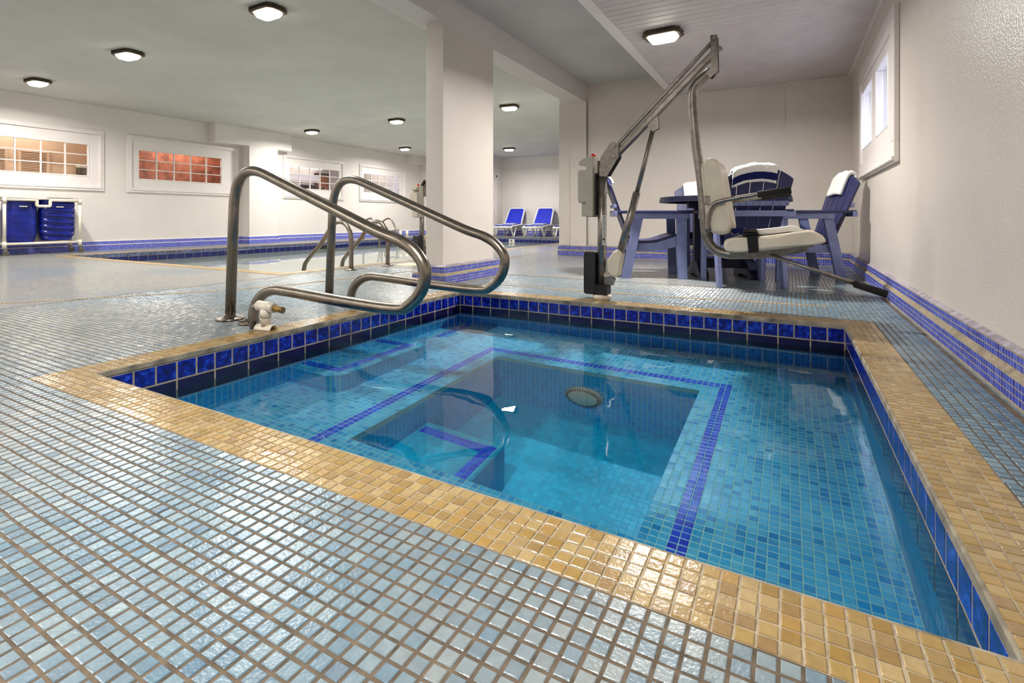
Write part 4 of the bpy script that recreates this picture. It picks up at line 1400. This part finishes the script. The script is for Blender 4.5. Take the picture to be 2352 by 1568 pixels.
    belt.prism([(p[0] - X0, p[1]) for p in ((-0.215, 0.385), (-0.16, 0.392), (-0.165, 0.50), (-0.225, 0.495))], -0.222, -0.214, 'y')
    belt.prism([(p[0] - X0, p[1]) for p in ((-0.25, 0.486), (-0.165, 0.495), (-0.165, 0.508), (-0.25, 0.50))], -0.222, 0.222, 'y')
    bl = belt.build('belt', M['webbing'], r)
    MB().box(0.965, 1.045, -0.20, -0.12, 0.508, 0.530, bev=0.006).build('buckle', M['blackplastic'], bl)
    # armrests
    for y, s_ in ((-0.225, 0), (0.225, 1)):
        a = [(-0.452, 0.515), (-0.448, 0.60), (-0.425, 0.672), (-0.365, 0.705), (-0.157, 0.742), (0.0, 0.762)]
        am = MB().tube(spline([T(p, y) for p in a], 5), 0.0135, 12).build('armrest', steel, r)
        MB().tube([T((-0.165, 0.740), y), T((0.012, 0.763), y)], 0.021, 14).build('grip', M['foam'], am)
        MB().tube([T((-0.452, 0.52), 0), T((-0.452, 0.52), y)], 0.013, 10).build('arm_pivot', steel, r)
    fr = MB().tube([T((-0.10, 0.37), -0.12), T((0.34, 0.222), -0.16)], 0.0115, 12).build('footrest', steel, r)
    MB().tube([T((0.325, 0.227), -0.16), T((0.475, 0.178), -0.17)], 0.021, 14).build('grip', M['foam'], fr)
    return r


lift((-1.215, 3.60, 0.0), 0.0, 'steel pool lift with cream seat standing on the spa edge')
lift((-4.62, 5.72, 0.0), R(85), 'second pool lift by the swimming pool, mostly hidden behind the column', True)
# towel on the lift seat
tw = empty('seat_towel', (-0.10, 3.60, 0.52), label='white towel lying folded on the cream lift seat', cat='towel')
m = MB()
prof = [(-0.22, -0.012), (-0.10, 0.002), (0.02, 0.016), (0.12, 0.030), (0.165, 0.012), (0.20, -0.01), (0.10, -0.004), (-0.05, -0.02), (-0.22, -0.026)]
m.prism([(p[0], p[1]) for p in spline([(a, b, 0) for a, b in prof], 3)], -0.12, 0.15, 'y')
m.build('cloth', M['towel'], tw)
bt = MB().tube([(-0.20, -0.14, -0.005), (-0.20, 0.10, -0.005)], 0.019, 12).tube([(-0.165, -0.15, -0.003), (-0.165, 0.10, -0.003)], 0.019, 12)
bt.build('navy_hem', M['towelnavy'], tw)


# ------------------------------------------------------------------ chairs
def adirondack(loc, rz, label):
    r = empty('adirondack_chair', loc, rz, label=label, cat='chair', group='navy and periwinkle dining chairs')
    P, N_ = M['peri'], M['navy']
    W = 0.265
    for s_ in (-1, 1):
        y = s_ * W
        soften(MB().prism([(0.222, 0.0), (0.312, 0.0), (0.292, 0.64), (0.202, 0.64)], y - 0.018, y + 0.018, 'y').build('front_leg', P, r), 0.004)
        soften(MB().prism([(-0.325, 0.0), (-0.235, 0.0), (-0.105, 0.64), (-0.195, 0.64)], y - 0.018, y + 0.018, 'y').build('rear_leg', P, r), 0.004)
        yo = s_ * (W + 0.027)
        ap = soften(MB().box(-0.20, 0.32, yo - 0.012, yo + 0.012, 0.59, 0.645).build('apron', P, r), 0.003)
        for x in (-0.15, 0.265):
            MB().cyl((x, yo - 0.014 if s_ < 0 else yo, 0.618), 0.009, 0.014, 10, 'y').build('bolt', M['metaldot'], ap)
        arm = [(-0.40, y - 0.03), (-0.40, y + 0.03), (-0.10, y + 0.055), (0.25, y + 0.07), (0.35, y + 0.06), (0.365, y), (0.35, y - 0.06), (0.25, y - 0.07), (-0.10, y - 0.055)]
        soften(MB().prism(arm, 0.646, 0.672, 'z').build('arm', N_, r), 0.005)
        # curved seat rail
        top = [(-0.26, 0.365), (-0.12, 0.345), (0.02, 0.355), (0.14, 0.395), (0.22, 0.42), (0.29, 0.40)]
        bot = [(0.29, 0.33), (0.20, 0.31), (0.0, 0.265), (-0.26, 0.27)]
        soften(MB().prism(top + bot, s_ * (W - 0.035) - 0.014, s_ * (W - 0.035) + 0.014, 'y').build('seat_rail', P, r), 0.003)
    sp = spline([(-0.20, 0.358, 0), (-0.12, 0.350, 0), (0.02, 0.360, 0), (0.14, 0.398, 0), (0.22, 0.424, 0), (0.285, 0.405, 0), (0.30, 0.37, 0)], 8)
    L = [0]
    for a, b in zip(sp, sp[1:]): L.append(L[-1] + (b - a).length)
    def at(s_):
        for i in range(len(sp) - 1):
            if L[i + 1] >= s_:
                t_ = (s_ - L[i]) / max(1e-6, L[i + 1] - L[i]); return sp[i].lerp(sp[i + 1], t_)
        return sp[-1]
    ns = 7
    for k in range(ns):
        a = at(L[-1] * k / ns + 0.003); b = at(L[-1] * (k + 1) / ns - 0.003)
        d_ = (b - a).normalized(); nn = Vector((-d_.y, d_.x, 0))
        q = [a, b, b + nn * 0.020, a + nn * 0.020]
        soften(MB().prism([(v.x, v.y) for v in q], -W + 0.018, W - 0.018, 'y').build('seat_slat', N_, r), 0.003)
    # fan back, leaning
    base = Vector((-0.20, 0, 0.30)); topv = Vector((-0.455, 0, 1.02))
    ax = (topv - base); H = ax.length; ax.normalize(); nrm = Vector((-ax.z, 0, ax.x))
    bw, tw_ = 0.40, 0.56
    for k in range(5):
        f0 = (k - 2.5) / 5; f1 = (k - 1.5) / 5
        def wd(h):
            return bw + (tw_ - bw) * min(1, h / (H * 0.85))
        def topz(fr_):
            return H * (1 - 0.62 * (abs(fr_) ** 2.2))
        pts2 = []
        for h in (0.0, H * 0.45):
            pts2.append((f0 * wd(h) + 0.004, h))
        nseg = 4
        arc = []
        for i in range(nseg + 1):
            fr_ = f0 + (f1 - f0) * i / nseg
            h = topz(fr_)
            arc.append((fr_ * wd(h) + (0.004 if i == 0 else (-0.004 if i == nseg else 0)), h))
        right = [(f1 * wd(h) - 0.004, h) for h in (H * 0.45, 0.0)]
        poly = pts2 + arc + right
        v = []
        for off in (0.0, 0.020):
            for (yy, h) in poly:
                cur = -0.02 * (1 - (2 * yy / tw_) ** 2)
                v.append(tuple(base + ax * h + Vector((0, yy, 0)) + nrm * (off + cur * 0.6)))
        n2 = len(poly)
        f = [tuple(range(n2)), tuple(reversed(range(n2, 2 * n2)))] + [(i, (i + 1) % n2, n2 + (i + 1) % n2, n2 + i) for i in range(n2)]
        m = MB(); m.add(v, f); soften(m.build('back_slat', N_, r), 0.003)
    # braces
    h = 0.60 * H
    c = base + ax * h + nrm * 0.020
    br = MB()
    pts3 = []
    for i in range(9):
        yy = -0.255 + 0.51 * i / 8
        cur = -0.02 * (1 - (2 * yy / tw_) ** 2) * 0.6
        pts3.append(c + Vector((0, yy, 0)) + nrm * cur)
    v = []; f = []
    for p in pts3:
        for (a_, b2) in ((-0.018, 0), (0.018, 0), (0.018, 0.03), (-0.018, 0.03)):
            v.append(tuple(p + ax * a_ + nrm * b2))
    for i in range(8):
        for k in range(4):
            f.append((i * 4 + k, i * 4 + (k + 1) % 4, (i + 1) * 4 + (k + 1) % 4, (i + 1) * 4 + k))
    f += [(3, 2, 1, 0), (32, 33, 34, 35)]
    br.add(v, f); bro = br.build('back_brace', P, r)
    hd = MB()
    for i in range(10):
        yy = -0.235 + 0.47 * i / 9
        cur = -0.02 * (1 - (2 * yy / tw_) ** 2) * 0.6
        p = c + Vector((0, yy, 0)) + nrm * (cur + 0.028)
        hd.tube([p, p + nrm * 0.004], 0.005, 8)
    tag(hd.build('screws', M['blackplastic'], bro), kind='stuff')
    soften(MB().box(-0.40, -0.365, -0.31, 0.31, 0.612, 0.662).build('rear_brace', P, r), 0.004)
    soften(MB().box(-0.265, -0.235, -0.245, 0.245, 0.27, 0.35).build('lower_brace', P, r), 0.004)
    soften(MB().box(0.265, 0.29, -0.245, 0.245, 0.315, 0.40).build('front_apron', P, r), 0.004)
    return r, base, ax, nrm, H


def towel_over(loc, rz, base, ax, nrm, H, label, width=0.30, yc=0.0, front=0.17, back=0.10, stripe_back=False, thick=0.022, droop=0.0):
    """a folded towel lying over the top edge of a chair back (same frame as the chair)"""
    r = empty('folded_towel', loc, rz, label=label, cat='towel', group='towels on the chair backs')
    inner = []
    topc = base + ax * (H * 0.985)
    t0 = -0.016; t1 = 0.030
    path = [(-front, t0), (-front * 0.5, t0 - 0.002), (-0.01, t0), (0.018, t0 + 0.010), (0.024, (t0 + t1) / 2), (0.018, t1 - 0.006), (-0.01, t1), (-back * 0.5, t1 + 0.003), (-back, t1 + 0.001)]
    P = spline([(a, b, 0) for a, b in path], 4)
    nY = 12
    v = []; f = []
    n = len(P)
    def pnt(i, off, yy, j):
        a = P[max(i - 1, 0)]; b = P[min(i + 1, n - 1)]
        d_ = (b - a).normalized(); nn = Vector((d_.y, -d_.x, 0))
        wob = 0.004 * math.sin(j * 1.3 + i * 0.4) + 0.003 * math.sin(j * 2.9 + i)
        q = P[i] + nn * (off + (wob if off > 0 else 0))
        sag = -droop * (2 * (j / nY) - 1) ** 2
        return topc + ax * (q.x + sag - 0.10 * (abs(yc + yy) / 0.28) ** 2.2) + nrm * q.y + Vector((0, yc + yy, 0))
    for off in (0.0, thick):
        for j in range(nY + 1):
            yy = -width / 2 + width * j / nY
            for i in range(n):
                v.append(tuple(pnt(i, off, yy, j)))
    S = (nY + 1) * n
    for j in range(nY):
        for i in range(n - 1):
            a = j * n + i; b = a + 1; c = a + n + 1; d_ = a + n
            f.append((a, b, c, d_)); f.append((S + a, S + d_, S + c, S + b))
    for i in range(n - 1):
        f.append((i, S + i, S + i + 1, i + 1)); a = nY * n + i; f.append((a, a + 1, S + a + 1, S + a))
    for j in range(nY):
        a = j * n; f.append((a, a + n, S + a + n, S + a)); a = j * n + n - 1; f.append((a, S + a, S + a + n, a + n))
    m = MB(); m.add(v, f, True); o = m.build('cloth', M['towel'], r)
    # a second fold peeking out under the first
    if True:
        v = []; f = []
        i0, i1 = (n - 1 - 7, n - 1 - 2) if stripe_back else (1, 5)
        idx = list(range(i0, i1 + 1)); k = len(idx)
        for off in (thick * 0.6, thick + 0.0045):
            for j in range(nY + 1):
                yy = -width / 2 + width * j / nY
                for i in idx:
                    v.append(tuple(pnt(i, off if off < thick else off, yy, j)))
        S2 = (nY + 1) * k
        for j in range(nY):
            for i in range(k - 1):
                a = j * k + i; b = a + 1; c = a + k + 1; d_ = a + k
                f.append((a, b, c, d_)); f.append((S2 + a, S2 + d_, S2 + c, S2 + b))
        for i in range(k - 1):
            f.append((i, S2 + i, S2 + i + 1, i + 1)); a = nY * k + i; f.append((a, a + 1, S2 + a + 1, S2 + a))
        for j in range(nY):
            a = j * k; f.append((a, a + k, S2 + a + k, S2 + a)); a = j * k + k - 1; f.append((a, S2 + a, S2 + a + k, a + k))
        if stripe_back:
            m = MB(); m.add(v, f, True); m.build('navy_stripe', M['towelnavy'], r)
    return r


TC = Vector((-0.59, 5.555, 0))
A0 = R(21.6)
def cpos(k, d):
    a = A0 + R(90 * k)
    return (TC.x - d * math.cos(a), TC.y - d * math.sin(a), 0), a
CH = {}
for key, k, d, lab in (('A', 0, 0.72, 'navy and periwinkle chair left of the round table, seen from its side'),
                       ('C', 1, 0.565, 'navy and periwinkle chair with its back to the camera, behind the lift seat'),
                       ('D', 2, 0.72, 'navy and periwinkle chair right of the round table, near the corner'),
                       ('B', 3, 0.66, 'navy and periwinkle chair on the far side of the round table')):
    loc, a = cpos(k, d)
    CH[key] = (loc, a) + adirondack(loc, a, lab)[1:]
for key, lab, kw in (('A', 'white towel over the back of the left chair', dict(width=0.28, front=0.05, back=0.12)),
                     ('C', 'white towel with navy stripe over the back of the front chair', dict(width=0.34, yc=0.04, front=0.12, back=0.10, stripe_back=True)),
                     ('D', 'thick folded white towel over the back of the right chair', dict(width=0.24, yc=-0.02, front=0.20, back=0.12, thick=0.034)),
                     ('B', 'white towel over the back of the chair behind the table', dict(width=0.34, front=0.17, back=0.10))):
    loc, a, base, ax, nrm, H = CH[key]
    towel_over(loc, a, base, ax, nrm, H, lab, **kw)

# round table
tb = empty('round_table', TC, A0, label='round dark navy pedestal table between the four chairs', cat='table')
ns = 11; Rt = 0.62
for k in range(ns):
    y0 = -Rt + 2 * Rt * k / ns + 0.003; y1 = -Rt + 2 * Rt * (k + 1) / ns - 0.003
    pts = []
    for i in range(7):
        y = y0 + (y1 - y0) * i / 6; pts.append((math.sqrt(max(0.0004, Rt * Rt - y * y)), y))
    for i in range(7):
        y = y1 + (y0 - y1) * i / 6; pts.append((-math.sqrt(max(0.0004, Rt * Rt - y * y)), y))
    MB().prism(pts, 0.785, 0.81, 'z').build('top_slat', M['navydark'], tb)
rimp = [(Rt * math.cos(2 * math.pi * k / 48), Rt * math.sin(2 * math.pi * k / 48), 0.772) for k in range(48)]
m = MB()
v = []; f = []
for k in range(48):
    a = 2 * math.pi * k / 48
    for rr, z in ((Rt - 0.06, 0.757), (Rt + 0.005, 0.757), (Rt + 0.005, 0.783), (Rt - 0.06, 0.783)):
        v.append((rr * math.cos(a), rr * math.sin(a), z))
for k in range(48):
    for i in range(4):
        f.append((k * 4 + i, k * 4 + (i + 1) % 4, ((k + 1) % 48) * 4 + (i + 1) % 4, ((k + 1) % 48) * 4 + i))
m.add(v, f); m.build('rim', M['navydark'], tb)
MB().box(-0.35, 0.35, -0.045, 0.045, 0.70, 0.76, bev=0.005).build('support', M['navydark'], tb)
MB().box(-0.045, 0.045, -0.35, 0.35, 0.70, 0.76, bev=0.005).build('support', M['navydark'], tb)
for s_ in (-1, 1):
    MB().box(s_ * 0.24 - 0.05, s_ * 0.24 + 0.05, -0.045, 0.045, 0.14, 0.72, bev=0.005).build('pedestal_post', M['navydark'], tb)
    foot = [(-0.24, 0.0), (-0.15, 0.0), (-0.13, 0.02), (0.13, 0.02), (0.15, 0.0), (0.33, 0.0), (0.32, 0.05), (0.22, 0.09), (0.13, 0.17), (-0.10, 0.17), (-0.16, 0.09), (-0.235, 0.05)]
    soften(MB().prism(foot, s_ * 0.24 - 0.045, s_ * 0.24 + 0.045, 'x').build('foot', M['navydark'], tb), 0.006)
MB().box(-0.24, 0.24, -0.03, 0.03, 0.09, 0.19, bev=0.005).build('stretcher', M['navydark'], tb)


# ------------------------------------------------------------------ sun loungers
def lounger(loc, rz, label):
    """foot points to +x; head end at x=0"""
    r = empty('sun_lounger', loc, rz, label=label, cat='sun lounger', group='sun loungers against the far wall')
    W = 0.31
    for s_ in (-1, 1):
        y = s_ * W
        MB().tube(spline([(0.0, y, 0.36), (0.5, y, 0.37), (1.0, y, 0.35), (1.35, y, 0.33), (1.52, y, 0.30)], 5), 0.026, 8).build('side_rail', M['resin'], r)
        MB().tube(spline([(0.05, y, 0.34), (0.14, y, 0.22), (0.32, y, 0.02), (0.36, y, 0.02), (0.52, y, 0.22), (0.66, y, 0.34)], 4), 0.026, 8).build('leg', M['resin'], r)
        MB().tube(spline([(1.02, y, 0.33), (1.12, y, 0.2), (1.24, y, 0.02), (1.29, y, 0.02), (1.41, y, 0.18), (1.49, y, 0.30)], 4), 0.026, 8).build('leg', M['resin'], r)
    MB().tube([(1.52, -W, 0.30), (1.52, W, 0.30)], 0.026, 8).build('end_rail', M['resin'], r)
    MB().tube([(0.0, -W, 0.36), (0.0, W, 0.36)], 0.026, 8).build('end_rail', M['resin'], r)
    MB().box(0.5, 1.48, -W + 0.03, W - 0.03, 0.35, 0.365).build('seat_sling', M['sling'], r)
    fr = MB().tube(fillet([(0.52, -W + 0.01, 0.37), (0.08, -W + 0.04, 0.92), (0.08, W - 0.04, 0.92), (0.52, W - 0.01, 0.37)], 0.1), 0.028, 10).build('back_frame', M['resin'], r)
    d_ = Vector((-0.44, 0, 0.55)).normalized(); n_ = Vector((d_.z, 0, -d_.x))
    v = []
    for o_ in (0.0, 0.012):
        for (h, y) in ((0.04, -W + 0.03), (0.66, -W + 0.06), (0.69, -W + 0.10), (0.69, W - 0.10), (0.66, W - 0.06), (0.04, W - 0.03)):
            v.append(tuple(Vector((0.52, y, 0.37)) + d_ * h + n_ * o_))
    m = MB(); m.add(v, [(0, 1, 2, 3, 4, 5), (11, 10, 9, 8, 7, 6)] + [(i, (i + 1) % 6, 6 + (i + 1) % 6, 6 + i) for i in range(6)])
    m.build('back_sling', M['sling'], r)
    return r


fd = math.atan2(-0.991, 0.133)
for (x, y), lab in zip(((-8.19, 15.36), (-7.11, 15.36), (-6.08, 15.36)), ('blue and white sun lounger by the far door, left of the pair', 'blue and white sun lounger just left of the far pier', 'white sun lounger mostly hidden behind the far pier')):
    L0 = lounger((x, y, 0), fd, lab)
    t0 = empty('lounger_towel', (x + 0.8 * math.cos(fd), y + 0.8 * math.sin(fd), 0.369), fd,
               label={'b': 'folded striped towel on the seat of '}['b'] + ('the lounger by the far door' if x < -8 else ('the lounger left of the far pier' if x < -7 else 'the lounger hidden by the far pier')), cat='towel', group='towels on the sun loungers')
    MB().box(-0.15, 0.15, -0.2, 0.2, 0, 0.018, bev=0.006).build('lower_fold', M['towel'], t0)
    MB().box(-0.152, 0.152, -0.202, 0.202, 0.018, 0.028, bev=0.004).build('navy_fold', M['towelnavy'], t0)
    MB().box(-0.15, 0.15, -0.2, 0.2, 0.028, 0.05, bev=0.008).build('upper_fold', M['towel'], t0)

# ------------------------------------------------------------------ laundry cart
r = empty('laundry_cart', (-10.95, 3.57, 0), label='white plastic pipe laundry cart with two shiny blue bags', cat='laundry cart')
P = M['pvc']
L2, D2 = 0.48, 0.19
for sx_ in (-1, 1):
    for sy_ in (-1, 1):
        MB().tube([(sx_ * D2, sy_ * L2, 0.12), (sx_ * D2, sy_ * L2, 0.90)], 0.022, 12).build('post', P, r)
        MB().tube([(sx_ * D2, sy_ * L2, 0.12), (sx_ * D2, sy_ * L2, 0.22)], 0.028, 12).build('joint', P, r)
        MB().tube([(sx_ * D2, sy_ * L2, 0.83), (sx_ * D2, sy_ * L2, 0.92)], 0.028, 12).build('joint', P, r)
        cs2 = MB().cyl((sx_ * D2 - 0.012, sy_ * L2 + 0.02, 0.042), 0.040, 0.024, 16, 'x').build('caster', M['rubber'], r)
        MB().box(sx_ * D2 - 0.02, sx_ * D2 + 0.02, sy_ * L2 - 0.012, sy_ * L2 + 0.03, 0.05, 0.125, bev=0.004).build('fork', M['liftsteel'], cs2)
for sx_ in (-1, 1):
    MB().tube([(sx_ * D2, -L2, 0.185), (sx_ * D2, L2, 0.185)], 0.021, 12).build('lower_rail', P, r)
    MB().tube(fillet([(sx_ * D2, -L2, 0.89), (sx_ * D2, -0.09, 0.89), (sx_ * D2, -0.09, 0.79), (sx_ * D2, 0.08, 0.79), (sx_ * D2, 0.08, 0.89), (sx_ * D2, L2, 0.89)], 0.02, 3), 0.023, 12).build('upper_rail', P, r)
for sy_ in (-1, 1):
    MB().tube([(-D2, sy_ * L2, 0.89), (D2, sy_ * L2, 0.89)], 0.022, 12).build('cross_rail', P, r)
    MB().tube([(-D2, sy_ * L2, 0.185), (D2, sy_ * L2, 0.185)], 0.022, 12).build('cross_rail', P, r)
lidm = MB()
lidm.prism([(-0.02, 0.925), (0.05, 0.945), (0.50, 0.948), (0.50, 0.938), (0.05, 0.933), (-0.02, 0.912)], -D2 - 0.02, D2 + 0.02, 'x')
lidm.prism([(-0.50, 0.918), (-0.02, 0.912), (-0.02, 0.926), (-0.50, 0.934)], -D2 - 0.02, D2 + 0.02, 'x')
lidm.build('lid', P, r)
def bag(y0, y1, z0, bulge, wrinkles):
    m = MB(); v = []; f = []
    nu, nv = 32, 44
    for j in range(nv + 1):
        t_ = j / nv; z = 0.90 + (z0 - 0.90) * t_
        k = 1 - 0.35 * max(0, t_ - 0.8) ** 1 / 0.2 * 0.5
        for i in range(nu):
            a = 2 * math.pi * i / nu
            ex = 0.45
            cx_ = math.copysign(abs(math.cos(a)) ** ex, math.cos(a)); sy2 = math.copysign(abs(math.sin(a)) ** ex, math.sin(a))
            b_ = 1 + bulge * math.sin(math.pi * min(1, t_ * 1.05))
            w_ = wrinkles * 0.016 * (math.sin(z * 62 + 1.2 * math.sin(a * 2)) + 0.5 * math.sin(z * 131 + 3 * math.sin(a * 3)))
            v.append((cx_ * (D2 - 0.045) * k * b_ + w_ * abs(cx_), (y0 + y1) / 2 + sy2 * ((y1 - y0) / 2) * k, z))
    for j in range(nv):
        for i in range(nu):
            f.append((j * nu + i, j * nu + (i + 1) % nu, (j + 1) * nu + (i + 1) % nu, (j + 1) * nu + i))
    f.append(tuple(nv * nu + i for i in range(nu)))
    m.add(v, f, True)
    o = m.build('bag', M['bag'], r)
    MB().box(0.165, 0.178, (y0 + y1) / 2 - 0.05, (y0 + y1) / 2 + 0.05, 0.775, 0.79, bev=0.003).build('handle', P, o)
bag(-0.44, -0.06, 0.16, 0.05, 0.06)
bag(-0.02, 0.45, 0.22, 0.06, 1.0)

for nm in ('spa_water', 'pool_water'):
    bpy.data.objects[nm].cycles.is_caustics_caster = True
for root in (spa, pool):
    for ch in root.children_recursive:
        if ch.type == 'MESH':
            ch.cycles.is_caustics_receiver = True
for L in bpy.data.lights:
    if L.name.startswith('lamp_light'):
        L.cycles.is_caustics_light = True
